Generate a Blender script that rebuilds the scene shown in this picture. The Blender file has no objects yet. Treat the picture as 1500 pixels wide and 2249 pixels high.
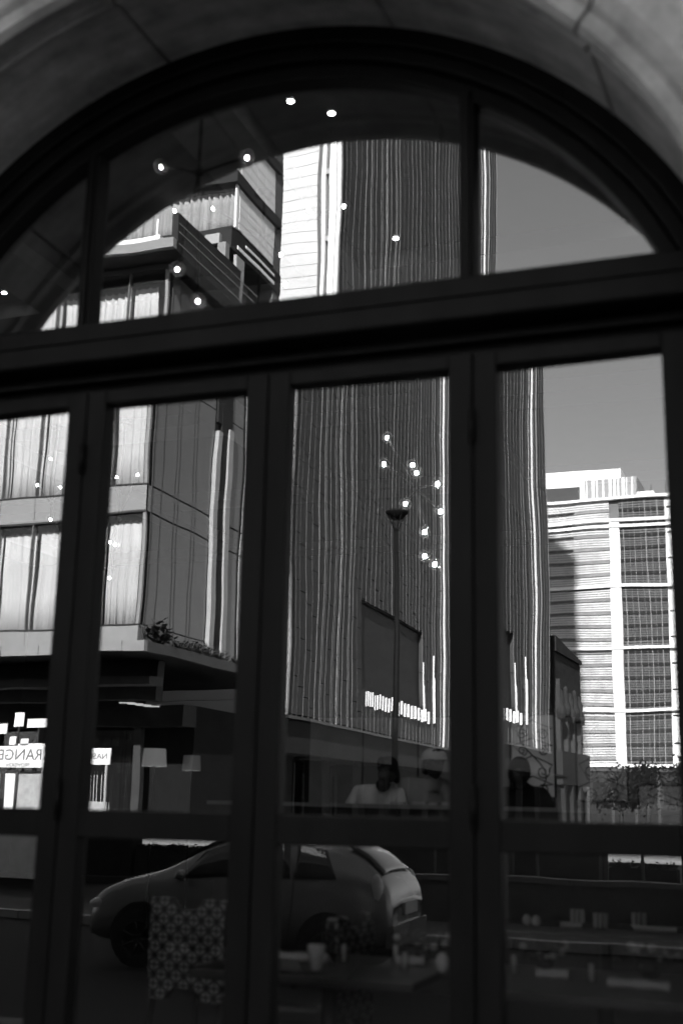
import bpy, math, random
from mathutils import Vector, Matrix
rad, sin, cos, pi = math.radians, math.sin, math.cos, math.pi
S = bpy.context.scene
C = S.collection
RNG = random.Random(7)

# ---------------------------------------------------------------- camera
EYE = Vector((0.0, -4.5, 1.75))
yaw, pitch, roll = rad(19.93), rad(13.32), rad(1.185)
F = Vector((-sin(yaw) * cos(pitch), cos(yaw) * cos(pitch), sin(pitch)))
Rt = Vector((cos(yaw), sin(yaw), 0)); Up = Rt.cross(F)
R2 = Rt * cos(roll) + Up * sin(roll); U2 = R2.cross(F)
cd = bpy.data.cameras.new('camera'); cam = bpy.data.objects.new('camera', cd); C.objects.link(cam)
M = Matrix.Identity(4)
for i in range(3):
    M[i][0], M[i][1], M[i][2], M[i][3] = R2[i], U2[i], -F[i], EYE[i]
cam.matrix_world = M
cd.sensor_fit = 'VERTICAL'; cd.sensor_height = 36.0; cd.sensor_width = 24.0
cd.lens = 2668.5 / 2249 * 36
cd.clip_start = 0.05; cd.clip_end = 3000
cd.dof.use_dof = True; cd.dof.focus_distance = 42.0; cd.dof.aperture_fstop = 1.7
S.camera = cam

# ---------------------------------------------------------------- sky, sun, exposure
SUN_AZ, SUN_EL = rad(10.5), rad(30.0)
W = bpy.data.worlds.new('World'); S.world = W; W.use_nodes = True
nt = W.node_tree; nt.nodes.clear()
sky = nt.nodes.new('ShaderNodeTexSky'); sky.sky_type = 'NISHITA'; sky.sun_disc = False
sky.sun_elevation = SUN_EL; sky.sun_rotation = SUN_AZ; sky.air_density = 1.0; sky.dust_density = 0.6; sky.ozone_density = 1.5
bw = nt.nodes.new('ShaderNodeRGBToBW'); bg = nt.nodes.new('ShaderNodeBackground'); wo = nt.nodes.new('ShaderNodeOutputWorld')
bg.inputs['Strength'].default_value = 0.066
nt.links.new(sky.outputs[0], bw.inputs[0]); nt.links.new(bw.outputs[0], bg.inputs['Color']); nt.links.new(bg.outputs[0], wo.inputs[0])
sl = bpy.data.lights.new('sun', 'SUN'); sl.energy = 5.0; sl.angle = rad(0.5); sl.color = (1.0, 1.0, 1.0)
so = bpy.data.objects.new('sun', sl); C.objects.link(so)
sd = Vector((-sin(SUN_AZ) * cos(SUN_EL), -cos(SUN_AZ) * cos(SUN_EL), -sin(SUN_EL)))
so.rotation_euler = sd.to_track_quat('-Z', 'Y').to_euler(); so.location = (0, 20, 60)
S.view_settings.view_transform = 'Standard'; S.view_settings.look = 'None'
S.view_settings.exposure = 2.18; S.view_settings.gamma = 1.0; S.view_settings.use_curve_mapping = False
S.render.engine = 'CYCLES'
S.cycles.max_bounces = 8; S.cycles.glossy_bounces = 4; S.cycles.diffuse_bounces = 3; S.cycles.transparent_max_bounces = 12
S.cycles.sample_clamp_indirect = 4.0; S.cycles.use_denoising = True; S.cycles.caustics_reflective = False; S.cycles.caustics_refractive = False

# ---------------------------------------------------------------- materials (black and white photograph: greys only)
MATS = {}
def mat(name, v, rough=0.6, spec=0.5, metal=0.0, var=0.15, scale=3.0, bump=0.0, stretch=(1, 1, 1), emit=0.0):
    if name in MATS: return MATS[name]
    m = bpy.data.materials.new(name); m.use_nodes = True; n = m.node_tree; b = n.nodes['Principled BSDF']
    b.inputs['Roughness'].default_value = rough; b.inputs['Metallic'].default_value = metal
    b.inputs['Specular IOR Level'].default_value = spec
    b.inputs['Base Color'].default_value = (v, v, v, 1)
    if var > 0:
        tc = n.nodes.new('ShaderNodeTexCoord'); mp = n.nodes.new('ShaderNodeMapping'); mp.inputs['Scale'].default_value = stretch
        no = n.nodes.new('ShaderNodeTexNoise'); no.inputs['Scale'].default_value = scale; no.inputs['Detail'].default_value = 6; no.inputs['Roughness'].default_value = 0.65
        mr = n.nodes.new('ShaderNodeMapRange'); mr.inputs[1].default_value = 0.3; mr.inputs[2].default_value = 0.7
        mr.inputs[3].default_value = v * (1 - var); mr.inputs[4].default_value = v * (1 + var)
        n.links.new(tc.outputs['Object'], mp.inputs[0]); n.links.new(mp.outputs[0], no.inputs['Vector'])
        n.links.new(no.outputs[0], mr.inputs[0]); n.links.new(mr.outputs[0], b.inputs['Base Color'])
        if bump > 0:
            bp = n.nodes.new('ShaderNodeBump'); bp.inputs['Strength'].default_value = bump; bp.inputs['Distance'].default_value = 0.02
            n.links.new(no.outputs[0], bp.inputs['Height']); n.links.new(bp.outputs[0], b.inputs['Normal'])
    if emit > 0:
        b.inputs['Emission Color'].default_value = (1, 1, 1, 1); b.inputs['Emission Strength'].default_value = emit
    MATS[name] = m; return m

def glassmat(name, refl, tint=1.0, rough=0.0, edge=0.5):
    """clear pane: part of the light mirrored, the rest let through; more mirror at a grazing angle"""
    m = bpy.data.materials.new(name); m.use_nodes = True; n = m.node_tree; n.nodes.clear()
    o = n.nodes.new('ShaderNodeOutputMaterial'); mx = n.nodes.new('ShaderNodeMixShader')
    t = n.nodes.new('ShaderNodeBsdfTransparent'); t.inputs[0].default_value = (tint, tint, tint, 1)
    g = n.nodes.new('ShaderNodeBsdfGlossy'); g.inputs['Roughness'].default_value = rough; g.inputs['Color'].default_value = (1, 1, 1, 1)
    lw = n.nodes.new('ShaderNodeLayerWeight'); lw.inputs['Blend'].default_value = 0.25
    mr = n.nodes.new('ShaderNodeMapRange'); mr.inputs[3].default_value = refl; mr.inputs[4].default_value = min(1, refl + edge)
    n.links.new(lw.outputs['Fresnel'], mr.inputs[0]); n.links.new(mr.outputs[0], mx.inputs[0])
    n.links.new(t.outputs[0], mx.inputs[1]); n.links.new(g.outputs[0], mx.inputs[2]); n.links.new(mx.outputs[0], o.inputs[0])
    return m
def clearmat(name, tint):
    m = bpy.data.materials.new(name); m.use_nodes = True; n = m.node_tree; n.nodes.clear()
    o = n.nodes.new('ShaderNodeOutputMaterial'); t = n.nodes.new('ShaderNodeBsdfTransparent'); t.inputs[0].default_value = (tint, tint, tint, 1)
    n.links.new(t.outputs[0], o.inputs[0]); return m

def stone_mat():
    m = mat('limestone', 0.44, 0.75, 0.2, var=0.34, scale=5, bump=0.5)
    n = m.node_tree; b = n.nodes['Principled BSDF']
    tc = n.nodes.new('ShaderNodeTexCoord'); no = n.nodes.new('ShaderNodeTexNoise'); no.inputs['Scale'].default_value = 1.6; no.inputs['Detail'].default_value = 4
    mp = n.nodes.new('ShaderNodeMapping'); mp.inputs['Scale'].default_value = (1, 5.5, 1); mp.inputs['Rotation'].default_value = (0.2, 0, 0.25)
    mr = n.nodes.new('ShaderNodeMapRange'); mr.inputs[1].default_value = 0.3; mr.inputs[2].default_value = 0.7; mr.inputs[3].default_value = 0.72; mr.inputs[4].default_value = 1.25
    mu = n.nodes.new('ShaderNodeMath'); mu.operation = 'MULTIPLY'
    l = b.inputs['Base Color'].links[0]; src = l.from_socket
    n.links.new(tc.outputs['Object'], mp.inputs[0]); n.links.new(mp.outputs[0], no.inputs['Vector']); n.links.new(no.outputs[0], mr.inputs[0])
    n.links.new(mr.outputs[0], mu.inputs[0]); n.links.new(src, mu.inputs[1]); n.links.new(mu.outputs[0], b.inputs['Base Color'])
    return m

STONE = stone_mat()
PAINT = mat('dark_frame_paint', 0.0055, 0.5, 0.12, var=0.5, scale=6, bump=0.08, stretch=(1, 1, 0.2))
IRON = mat('black_iron', 0.012, 0.45, 0.4, var=0.1)
PANE = glassmat('window_glass', 0.25, 0.96, edge=0.45)
PANEB = glassmat('window_glass_back', 0.035, 0.98, edge=0.06)
WHITE = mat('white_cladding', 0.80, 0.55, 0.3, var=0.04, scale=0.5)
MULL = mat('dark_mullion', 0.03, 0.4, 0.4, var=0.1)
DARKC = mat('dark_cladding', 0.014, 0.6, 0.2, var=0.2, scale=1)
GREYC = mat('grey_spandrel', 0.21, 0.35, 0.4, var=0.08, scale=0.6)
SIDEG = mat('grey_side_glass', 0.12, 0.12, 0.7, var=0.12, scale=0.25)
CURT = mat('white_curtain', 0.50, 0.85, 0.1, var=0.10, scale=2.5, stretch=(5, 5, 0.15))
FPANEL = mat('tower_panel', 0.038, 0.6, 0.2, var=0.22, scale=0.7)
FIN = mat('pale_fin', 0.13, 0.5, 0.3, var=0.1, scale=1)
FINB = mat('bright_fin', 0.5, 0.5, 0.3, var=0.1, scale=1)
DGLASS = mat('dark_glass', 0.015, 0.06, 0.6, var=0)
SHADE = mat('grey_panel', 0.30, 0.5, 0.3, var=0.1)
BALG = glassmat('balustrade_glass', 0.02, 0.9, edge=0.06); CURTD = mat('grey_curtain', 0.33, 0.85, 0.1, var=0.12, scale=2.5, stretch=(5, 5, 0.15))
WPANE = glassmat('facade_glass', 0.05, 0.98, edge=0.3)

# ---------------------------------------------------------------- helpers
ORG = {}
def tag(o, label=None, cat=None, group=None, kind=None):
    if label: o['label'] = label
    if cat: o['category'] = cat
    if group: o['group'] = group
    if kind: o['kind'] = kind
    return o
def thing(name, label, cat, loc, group=None):
    o = bpy.data.objects.new(name, None); C.objects.link(o); o.location = loc; ORG[o] = Vector(loc); o.empty_display_size = 0.2
    return tag(o, label, cat, group)
class MB:
    def __init__(s): s.v = []; s.f = []; s.sm = False
    def box(s, x0, x1, y0, y1, z0, z1):
        if x0 > x1: x0, x1 = x1, x0
        if y0 > y1: y0, y1 = y1, y0
        if z0 > z1: z0, z1 = z1, z0
        b = len(s.v)
        s.v += [(x0, y0, z0), (x1, y0, z0), (x1, y1, z0), (x0, y1, z0), (x0, y0, z1), (x1, y0, z1), (x1, y1, z1), (x0, y1, z1)]
        s.f += [tuple(b + i for i in q) for q in ((0, 3, 2, 1), (4, 5, 6, 7), (0, 1, 5, 4), (1, 2, 6, 5), (2, 3, 7, 6), (3, 0, 4, 7))]
        return s
    def prism(s, pts, axis, a0, a1):
        """polygon pts in the two other axes, extruded along axis from a0 to a1"""
        b = len(s.v); n = len(pts)
        for a in (a0, a1):
            for p, q in pts:
                s.v.append({'x': (a, p, q), 'y': (p, a, q), 'z': (p, q, a)}[axis])
        s.f.append(tuple(range(b, b + n))); s.f.append(tuple(range(b + 2 * n - 1, b + n - 1, -1)))
        for i in range(n):
            j = (i + 1) % n; s.f.append((b + i, b + n + i, b + n + j, b + j))
        return s
    def tube(s, pts, r, n=8, cap=True):
        pts = [Vector(p) for p in pts]; b = len(s.v); s.sm = True
        rr = r if isinstance(r, (list, tuple)) else [r] * len(pts)
        ref = Vector((0, 0, 1))
        for i, p in enumerate(pts):
            d = (pts[min(i + 1, len(pts) - 1)] - pts[max(i - 1, 0)]).normalized()
            a = d.cross(ref if abs(d.dot(ref)) < 0.95 else Vector((1, 0, 0))).normalized(); c = d.cross(a)
            for k in range(n):
                t = 2 * pi * k / n; s.v.append(tuple(p + (a * cos(t) + c * sin(t)) * rr[i]))
        for i in range(len(pts) - 1):
            for k in range(n):
                q = (k + 1) % n; s.f.append((b + i * n + k, b + i * n + q, b + (i + 1) * n + q, b + (i + 1) * n + k))
        if cap:
            s.f.append(tuple(b + k for k in range(n - 1, -1, -1))); e = b + (len(pts) - 1) * n; s.f.append(tuple(e + k for k in range(n)))
        return s
    def lathe(s, prof, c, n=20, axis='z'):
        b = len(s.v); s.sm = True; c = Vector(c)
        for r, h in prof:
            for k in range(n):
                t = 2 * pi * k / n; a, d = r * cos(t), r * sin(t)
                s.v.append(tuple(c + Vector({'z': (a, d, h), 'y': (a, h, d), 'x': (h, a, d)}[axis])))
        for i in range(len(prof) - 1):
            for k in range(n):
                q = (k + 1) % n; s.f.append((b + i * n + k, b + i * n + q, b + (i + 1) * n + q, b + (i + 1) * n + k))
        return s
    def ball(s, c, r, n=12, m=8, sq=(1, 1, 1)):
        b = len(s.v); s.sm = True
        for i in range(m + 1):
            p = pi * i / m
            for k in range(n):
                t = 2 * pi * k / n
                s.v.append((c[0] + r * sq[0] * sin(p) * cos(t), c[1] + r * sq[1] * sin(p) * sin(t), c[2] + r * sq[2] * cos(p)))
        for i in range(m):
            for k in range(n):
                q = (k + 1) % n; s.f.append((b + i * n + k, b + (i + 1) * n + k, b + (i + 1) * n + q, b + i * n + q))
        return s
    def grid(s, nu, nv, fn):
        b = len(s.v); s.sm = True
        for j in range(nv + 1):
            for i in range(nu + 1): s.v.append(tuple(fn(i / nu, j / nv)))
        for j in range(nv):
            for i in range(nu):
                a = b + j * (nu + 1) + i; s.f.append((a, a + 1, a + nu + 2, a + nu + 1))
        return s
    def build(s, name, m, parent=None, origin=None, smooth=None, **kw):
        org = ORG.get(parent, Vector((0, 0, 0))) if parent else Vector((0, 0, 0))
        o0 = Vector(origin) if origin is not None else org
        me = bpy.data.meshes.new(name)
        me.from_pydata([(v[0] - o0[0], v[1] - o0[1], v[2] - o0[2]) for v in s.v], [], s.f)
        for mm in (m if isinstance(m, (list, tuple)) else [m]): me.materials.append(mm)
        if (s.sm if smooth is None else smooth):
            for p in me.polygons: p.use_smooth = True
        me.validate(); me.update()
        o = bpy.data.objects.new(name, me); C.objects.link(o)
        if parent: o.parent = parent
        o.location = o0 - org; ORG[o] = o0
        return tag(o, **kw)
def bx(name, m, parent, *a, **kw): return MB().box(*a).build(name, m, parent, **kw)
def struct(name, m, *a): return MB().box(*a).build(name, m, kind='structure')
def V(Y): return 4.5 - Y        # y of something that stands Y metres from the eye, counted along the reflected view

# ================================================================ GROUND AND STREET
ASPH = mat('asphalt', 0.014, 0.9, 0.15, var=0.3, scale=8, bump=0.3)
PAVE = mat('pavement', 0.014, 0.8, 0.3, var=0.2, scale=4, bump=0.2)
KERB = mat('kerb_stone', 0.10, 0.7, 0.3, var=0.15, scale=6)
PLAZA = mat('pale_paving', 0.26, 0.8, 0.2, var=0.1, scale=1.5)
g = MB(); g.v = [(-1500, -1500, -0.12), (1500, -1500, -0.12), (1500, 300, -0.12), (-1500, 300, -0.12)]; g.f = [(0, 1, 2, 3)]
g.build('ground', ASPH, kind='structure')
struct('pavement', mat('near_pavement', .34, .8, .3, var=.2, scale=4, bump=.2), -60, 40, -0.77, V(8.5), -0.11, 0.0)
kb = thing('kerb', 'pale stone kerb along the near pavement edge', 'kerb', (-10, V(8.7), -0.11))
for i in range(24):
    x = -22 + i * 1.25
    bx('kerb_stone', KERB, kb, x, x + 1.24, V(8.5) - 0.002, V(8.72), -0.11, 0.012 + 0.003 * (i % 3))
struct('median_strip', mat('median_gravel', .06, .9, .2, var=.6, scale=14, bump=.5), -60, 30, V(16.7), V(18.7), -.11, -.01)
mk = thing('median_kerb', 'pale kerb stones along the road edge behind the car', 'kerb', (-10, V(16.6), -.11))
for i in range(26): bx('kerb_stone', mat('pale_kerb', .34, .7, .2, var=.2), mk, -24 + i * 1.25, -22.77 + i * 1.25, V(16.5), V(16.69), -.11, .005 + .004 * (i % 3))
struct('pavement_far', PAVE, -200, 60, V(24.2), V(30.4), -0.11, 0.02)
struct('plaza', PLAZA, -80, 12, V(30.45), V(60), -0.11, 0.42)
road = MB()
for i in range(20): road.box(-30 + i * 3.2, -28.4 + i * 3.2, V(16.9), V(17.05), -0.118, -0.112)
road.build('road_markings', mat('road_paint', 0.2, 0.7, 0.2, var=0.2, scale=10), kind='structure')

# ================================================================ THE ARCHED OPENING
CX, CZ = -2.04, 3.0
arch = thing('stone_archway', 'smooth limestone arch of large wedge stones framing the dark window', 'archway', (CX, -0.4, 0))
prof = [(2.135, -0.04), (2.10, -0.05), (2.085, -0.30), (2.075, -0.56), (2.055, -0.585), (2.055, -0.60), (2.085, -0.615), (2.08, -0.66), (2.035, -0.70), (2.03, -0.735),
        (2.05, -0.765), (2.10, -0.775), (2.12, -0.80), (2.17, -0.83), (2.26, -0.85), (2.36, -0.86), (2.40, -0.83), (2.42, -0.77), (2.42, -0.04)]
def stone_ring(a0, a1):
    m = MB(); n = 10; np_ = len(prof)
    for i in range(n + 1):
        a = a0 + (a1 - a0) * i / n
        for r, y in prof: m.v.append((CX + r * sin(a), y, CZ + r * cos(a)))
    for i in range(n):
        for j in range(np_):
            k = (j + 1) % np_; m.f.append((i * np_ + j, i * np_ + k, (i + 1) * np_ + k, (i + 1) * np_ + j))
    m.f.append(tuple(range(np_))); m.f.append(tuple(range(n * np_ + np_ - 1, n * np_ - 1, -1)))
    o = m.build('stone', STONE, arch)
    bv = o.modifiers.new('bevel', 'BEVEL'); bv.width = 0.006; bv.segments = 1; bv.limit_method = 'ANGLE'; bv.angle_limit = rad(60)
    return o
jt = [-90, -72.3, -42.3, -12.3, 17.7, 47.7, 77.7, 90]
gap = rad(0.16)
for a, b in zip(jt[:-1], jt[1:]): stone_ring(rad(a) + gap, rad(b) - gap)
MB().prism([(CX + 2.125 * sin(rad(t)), CZ + 2.125 * cos(rad(t))) for t in range(-90, 91, 3)] + [(CX + 2.41 * sin(rad(t)), CZ + 2.41 * cos(rad(t))) for t in range(90, -91, -3)], 'y', -0.74, -0.1).build('mortar_bed', mat('mortar', 0.03, 0.9, 0.1), arch)
for sgn in (-1, 1):
    for z0, z1 in ((0.0, 0.74), (0.75, 1.49), (1.50, 2.24), (2.25, 2.995)):
        xa, xb = CX + sgn * 2.06, CX + sgn * 2.42
        bx('stone', STONE, arch, xa, xb, -0.80, -0.04, z0, z1)

# facade wall round the arch, one sheet of real thickness
WALLM = mat('facade_stone', 0.24, 0.8, 0.2, var=0.2, scale=2, bump=0.3)
fw = MB(); rr = 2.42
fw.box(-40, CX - rr, -0.77, 0.25, 0, 6.4); fw.box(CX + rr, 40, -0.77, 0.25, 0, 6.4)
top = [(CX + rr * sin(rad(t)), CZ + rr * cos(rad(t))) for t in range(-90, 91, 5)]
for (xa, za), (xb, zb) in zip(top[:-1], top[1:]): fw.prism([(xa, za), (xb, zb), (xb, 6.4), (xa, 6.4)], 'y', -0.77, 0.25)
fw.build('restaurant_wall', WALLM, kind='structure')
struct('upper_storeys', WALLM, -40, 40, -0.75, 24, 6.402, 15.4)

# ---------------------------------------------------------------- frame
win = thing('arched_window_frame', 'black painted arched timber frame with transom bar above folding doors', 'window frame', (CX, 0, 0.3))
def ring(r0, r1, y0, y1, a0=-90, a1=90, st=3):
    m = MB(); n = int((a1 - a0) / st); m.sm = False
    for i in range(n + 1):
        a = rad(a0 + (a1 - a0) * i / n)
        for r, y in ((r0, y0), (r1, y0), (r1, y1), (r0, y1)): m.v.append((CX + r * sin(a), y, CZ + r * cos(a)))
    for i in range(n):
        for j in range(4):
            k = (j + 1) % 4; m.f.append((i * 4 + j, i * 4 + k, (i + 1) * 4 + k, (i + 1) * 4 + j))
    m.f.append((0, 1, 2, 3)); m.f.append((n * 4 + 3, n * 4 + 2, n * 4 + 1, n * 4))
    return m
for nm, r0, r1, y0 in (('arch_frame', 2.02, 2.13, -0.095), ('arch_moulding', 1.955, 2.018, -0.07), ('arch_bead', 1.885, 1.953, -0.03)):
    o = ring(r0, r1, y0, 0.10).build(nm, PAINT, win)
    bv = o.modifiers.new('bevel', 'BEVEL'); bv.width = 0.008; bv.segments = 2; bv.limit_method = 'ANGLE'; bv.angle_limit = rad(50)
def fbox(name, parent, *a, bev=0.006, m=None):
    o = MB().box(*a).build(name, m or PAINT, parent)
    bv = o.modifiers.new('bevel', 'BEVEL'); bv.width = bev; bv.segments = 2
    return o
XL, XR = CX - 1.86, CX + 1.86
ZB, ZT = 3.612, 3.795
fbox('transom_bar', win, XL - .02, XR + .02, -0.115, 0.09, ZB, ZT, bev=0.012)
fbox('transom_moulding', win, XL - .02, XR + .02, -0.125, -0.112, 3.705, 3.713, bev=0.003)
fbox('door_head', win, XL - .02, XR + .02, 0.03, 0.09, 3.505, ZB - 0.003)
fbox('door_head_moulding', win, XL - .02, XR + .02, -0.035, 0.028, 3.545, 3.557, bev=0.004)
for x0, x1 in ((-2.926, -2.862), (-1.134, -1.068)):
    h = CZ + math.sqrt(1.90 ** 2 - (x0 - CX) ** 2)
    fbox('mullion', win, x0, x1, -0.03, 0.07, ZT - 0.01, h)
    fbox('mullion_bead', win, x0 + .018, x1 - .018, -0.045, -0.028, ZT, h - .01, bev=0.004)
fbox('jamb', win, CX - 2.05, -3.72, -0.09, 0.10, 0.3, ZB - .003); fbox('jamb', win, -0.235, CX + 2.05, -0.09, 0.10, 0.3, ZB - .003)
fbox('jamb_moulding', win, -0.235, -0.16, -0.115, -0.088, 0.3, ZB - .004)

# ---------------------------------------------------------------- glass with the waviness of real panes
def wave(seed, ax, az):
    r = random.Random(seed)
    comp = []
    for lam_x, lam_z, slope in ((0.62, 1.1, 0.0010), (0.34, 0.8, 0.0009), (0.21, 1.3, 0.0007), (0.13, 1.6, 0.0004), (0.45, 0.30, 0.0004)):
        kx = 2 * pi / (lam_x * r.uniform(.85, 1.15)); kz = 2 * pi / (lam_z * r.uniform(.8, 1.2)) * r.choice((-1, 1))
        comp.append((slope * ax / kx, kx, kz, r.uniform(0, 6.28)))
    comp.append((0.0006 * az / 9.0, 1.5, 9.0, r.uniform(0, 6.28)))
    return lambda x, z: sum(a * sin(kx * x + kz * z + p) for a, kx, kz, p in comp)
def pane(name, parent, x0, x1, z0, z1, seed, tilt=0.0, lean=0.0, y=0.02, mask=None, label=None, pinch=0.0):
    """glass sheet: wavy mirroring front, plain back 8 mm behind; tilt turns it about its upright middle"""
    cx, cz = (x0 + x1) / 2, (z0 + z1) / 2; h = wave(seed, 0.30, 0.3)
    nx, nz = max(24, int((x1 - x0) / .016)), max(24, int((z1 - z0) / .03))
    def fn(u, v):
        x = x0 + (x1 - x0) * u; z = z0 + (z1 - z0) * v
        e = pinch * math.exp(-(z - z0) / 0.07) * sin(2 * pi * (x - x0) / 0.062) * 0.062 / (2 * pi) if pinch else 0
        return (x, y + h(x, z) + e, z)
    m = MB(); 
    if mask is None:
        m.grid(nx, nz, fn); nf = len(m.f)
        b = len(m.v); m.v += [(x0, y + .008, z0), (x1, y + .008, z0), (x1, y + .008, z1), (x0, y + .008, z1)]; m.f.append((b + 3, b + 2, b + 1, b))
    else:
        def fm(u, v):
            x = x0 + (x1 - x0) * u; zt = mask(x); z = z0 + (zt - z0) * v
            e = pinch * math.exp(-(z - z0) / 0.07) * sin(2 * pi * (x - x0) / 0.062) * 0.062 / (2 * pi) if pinch else 0
            return (x, y + h(x, z) + e, z)
        m.grid(nx, nz, fm); nf = len(m.f)
        b = len(m.v); K = 24
        for i in range(K + 1):
            x = x0 + (x1 - x0) * i / K; m.v += [(x, y + .008, z0), (x, y + .008, mask(x))]
        for i in range(K): a = b + 2 * i; m.f.append((a, a + 1, a + 3, a + 2))
    o = m.build(name, [PANE, PANEB], parent, origin=(cx, y, cz), smooth=True)
    for i, p in enumerate(o.data.polygons): p.material_index = 0 if i < nf else 1
    o.rotation_euler = (lean, 0, tilt)
    if label: o['label'] = label
    return o
LEAFX = [(-3.63, -2.931), (-2.741, -2.059), (-1.862, -1.179), (-0.985, -0.351)]
EDGE = [(-3.715, -2.839), (-2.833, -1.963), (-1.957, -1.083), (-1.077, -0.238)]
TILT = [rad(-0.75), rad(0.25), rad(1.09), rad(-1.18)]
LAB = ['black folding door leaf at the left edge mirroring white curtains', 'black folding door leaf mirroring curtained corner building and a car bonnet',
       'black folding door leaf mirroring the ribbed tower and a lamp post', 'black folding door leaf at the right mirroring a sunlit slatted high-rise']
ZU0, ZU1, ZL0, ZL1 = 1.69, 3.438, 0.55, 1.577
for i, ((g0, g1), (e0, e1)) in enumerate(zip(LEAFX, EDGE)):
    d = thing('folding_door_leaf', LAB[i], 'door', ((e0 + e1) / 2, 0, 0.31), 'folding door leaves under the arch')
    fbox('stile', d, e0, g0, -0.03, 0.05, 0.31, 3.502); fbox('stile', d, g1, e1, -0.03, 0.05, 0.31, 3.502)
    fbox('top_rail', d, g0, g1, -0.028, 0.048, ZU1, 3.502); fbox('lock_rail', d, g0, g1, -0.028, 0.048, ZL1, ZU0); fbox('bottom_rail', d, g0, g1, -0.028, 0.048, 0.31, ZL0)
    pane('glass_pane', d, g0 - .004, g1 + .004, ZU0 - .004, ZU1 + .004, 11 + i, TILT[i])
    pane('glass_pane', d, g0 - .004, g1 + .004, ZL0 - .004, ZL1 + .004, 31 + i, TILT[i])
    if i in (0, 2):
        for z0, z1 in ((3.13, 3.25), (1.66, 1.80), (0.6, 0.72)):
            m = MB(); xh = e1 + .003; m.tube([(xh, -0.045, z0), (xh, -0.045, z1)], 0.012, 10); m.ball((xh, -0.045, z0), .013, 8, 6); m.ball((xh, -0.045, z1), .013, 8, 6)
            m.build('hinge', PAINT, d)
arcz = lambda x: CZ + math.sqrt(max(0, 1.90 ** 2 - (x - CX) ** 2))
xl_ = CX - math.sqrt(1.90 ** 2 - (ZT - CZ) ** 2) + .01; xr_ = CX + math.sqrt(1.90 ** 2 - (ZT - CZ) ** 2) - .01
pane('glass_pane', win, xl_, -2.92, ZT - .004, 5, 51, 0.0, mask=arcz, label='left fanlight pane mirroring white curtains')
pane('glass_pane', win, -2.866, -1.13, ZT - .004, 5, 52, 0.0, mask=arcz, label='middle fanlight pane mirroring balconies and the ribbed tower', pinch=0.0014)
pane('glass_pane', win, -1.072, xr_, ZT - .004, 5, 53, rad(0.0), mask=arcz, label='right fanlight pane mirroring clear sky', pinch=0.0010)

# ================================================================ INTERIOR
IW = mat('interior_wall', 0.05, 0.8, 0.2, var=0.3, scale=2); IC = mat('interior_ceiling', 0.16, 0.8, 0.2, var=0.08, scale=1)
ICD = mat('coffer_panel', 0.05, 0.8, 0.2, var=0.1); WOOD = mat('dark_wood', 0.03, 0.4, 0.4, var=0.4, scale=3, stretch=(1, 8, 1))
struct('interior_floor', WOOD, -14, 6, 0.26, 16, 0.1, 0.3)
struct('interior_back_wall', IW, -14, 6, 16.0, 16.2, 0.3, 6.3)
struct('interior_left_wall', IW, -14.2, -14.0, 0.26, 16, 0.3, 6.3)
struct('interior_right_wall', IW, 6.0, 6.2, 0.26, 16, 0.3, 6.3)
struct('ceiling', ICD, -14, 6, 0.26, 16, 6.20, 6.38)
cb = thing('coffered_ceiling', 'dim plaster coffered ceiling with wide flat beams over the dining room', 'ceiling coffers', (-3, 6, 6.05))
xb = [-12.6, -9.4, -6.2, -3.6, -0.6, 2.4, 5.2]; yb = [0.7, 4.4, 7.9, 11.4, 15.2]
for i, x in enumerate(xb): bx('beam', IC, cb, x, x + .5, 0.27, 15.99, 6.05, 6.198)
for y in yb:
    for xa, xc in zip(xb[:-1], xb[1:]): bx('beam', IC, cb, xa + .502, xc - .002, y, y + .5, 6.052, 6.198)

BULB = mat('lit_bulb', 1.0, 0.5, var=0, emit=105.0); BULBN = mat('lit_bulb_dim', 1.0, 0.5, var=0, emit=26.0); BULBF = mat('lit_bulb_far', 1.0, 0.5, var=0, emit=22.0); DISC = mat('lit_downlight', 1.0, 0.5, var=0, emit=20.0)
def milky(name, refl, tint, edge, milk):
    m = glassmat(name, refl, tint, edge=edge); n = m.node_tree; o = [x for x in n.nodes if x.type == 'OUTPUT_MATERIAL'][0]; src = o.inputs[0].links[0].from_socket
    mx = n.nodes.new('ShaderNodeMixShader'); mx.inputs[0].default_value = milk; tl = n.nodes.new('ShaderNodeBsdfTranslucent'); tl.inputs[0].default_value = (.5, .5, .5, 1)
    n.links.new(src, mx.inputs[1]); n.links.new(tl.outputs[0], mx.inputs[2]); n.links.new(mx.outputs[0], o.inputs[0]); return m
SMOKE = milky('smoked_globe', .05, .6, .3, .02); CLEARM = milky('clear_globe', .02, .92, .25, .008)
BRASS = mat('dark_brass', 0.004, 0.6, 0.1, var=0.1)
CLEARG = glassmat('clear_globe_glass', 0.02, 0.92, edge=0.10)
def chandelier(label, hub, globes, r, br, gm, bm, top=6.05):
    t = thing('globe_chandelier', label, 'chandelier', (hub[0], hub[1], top), 'branching globe chandeliers')
    MB().tube([(hub[0], hub[1], top), (hub[0], hub[1], hub[2])], 0.012, 8).ball(hub, 0.03, 10, 8).lathe([(0.0, 0), (.07, 0), (.07, -.03), (0, -.03)], (hub[0], hub[1], top), 16).build('stem', BRASS, t)
    for gx, gy, gz in globes:
        MB().tube([hub, (gx, gy, gz)], 0.009, 6).build('arm', BRASS, t)
        gl = MB().ball((gx, gy, gz), r, 20, 14).build('globe', gm, t, origin=(gx, gy, gz))
        MB().ball((gx, gy, gz - r * .1), br, 10, 8, (1, 1, 1.25)).build('bulb', bm, gl)
    return t
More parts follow.
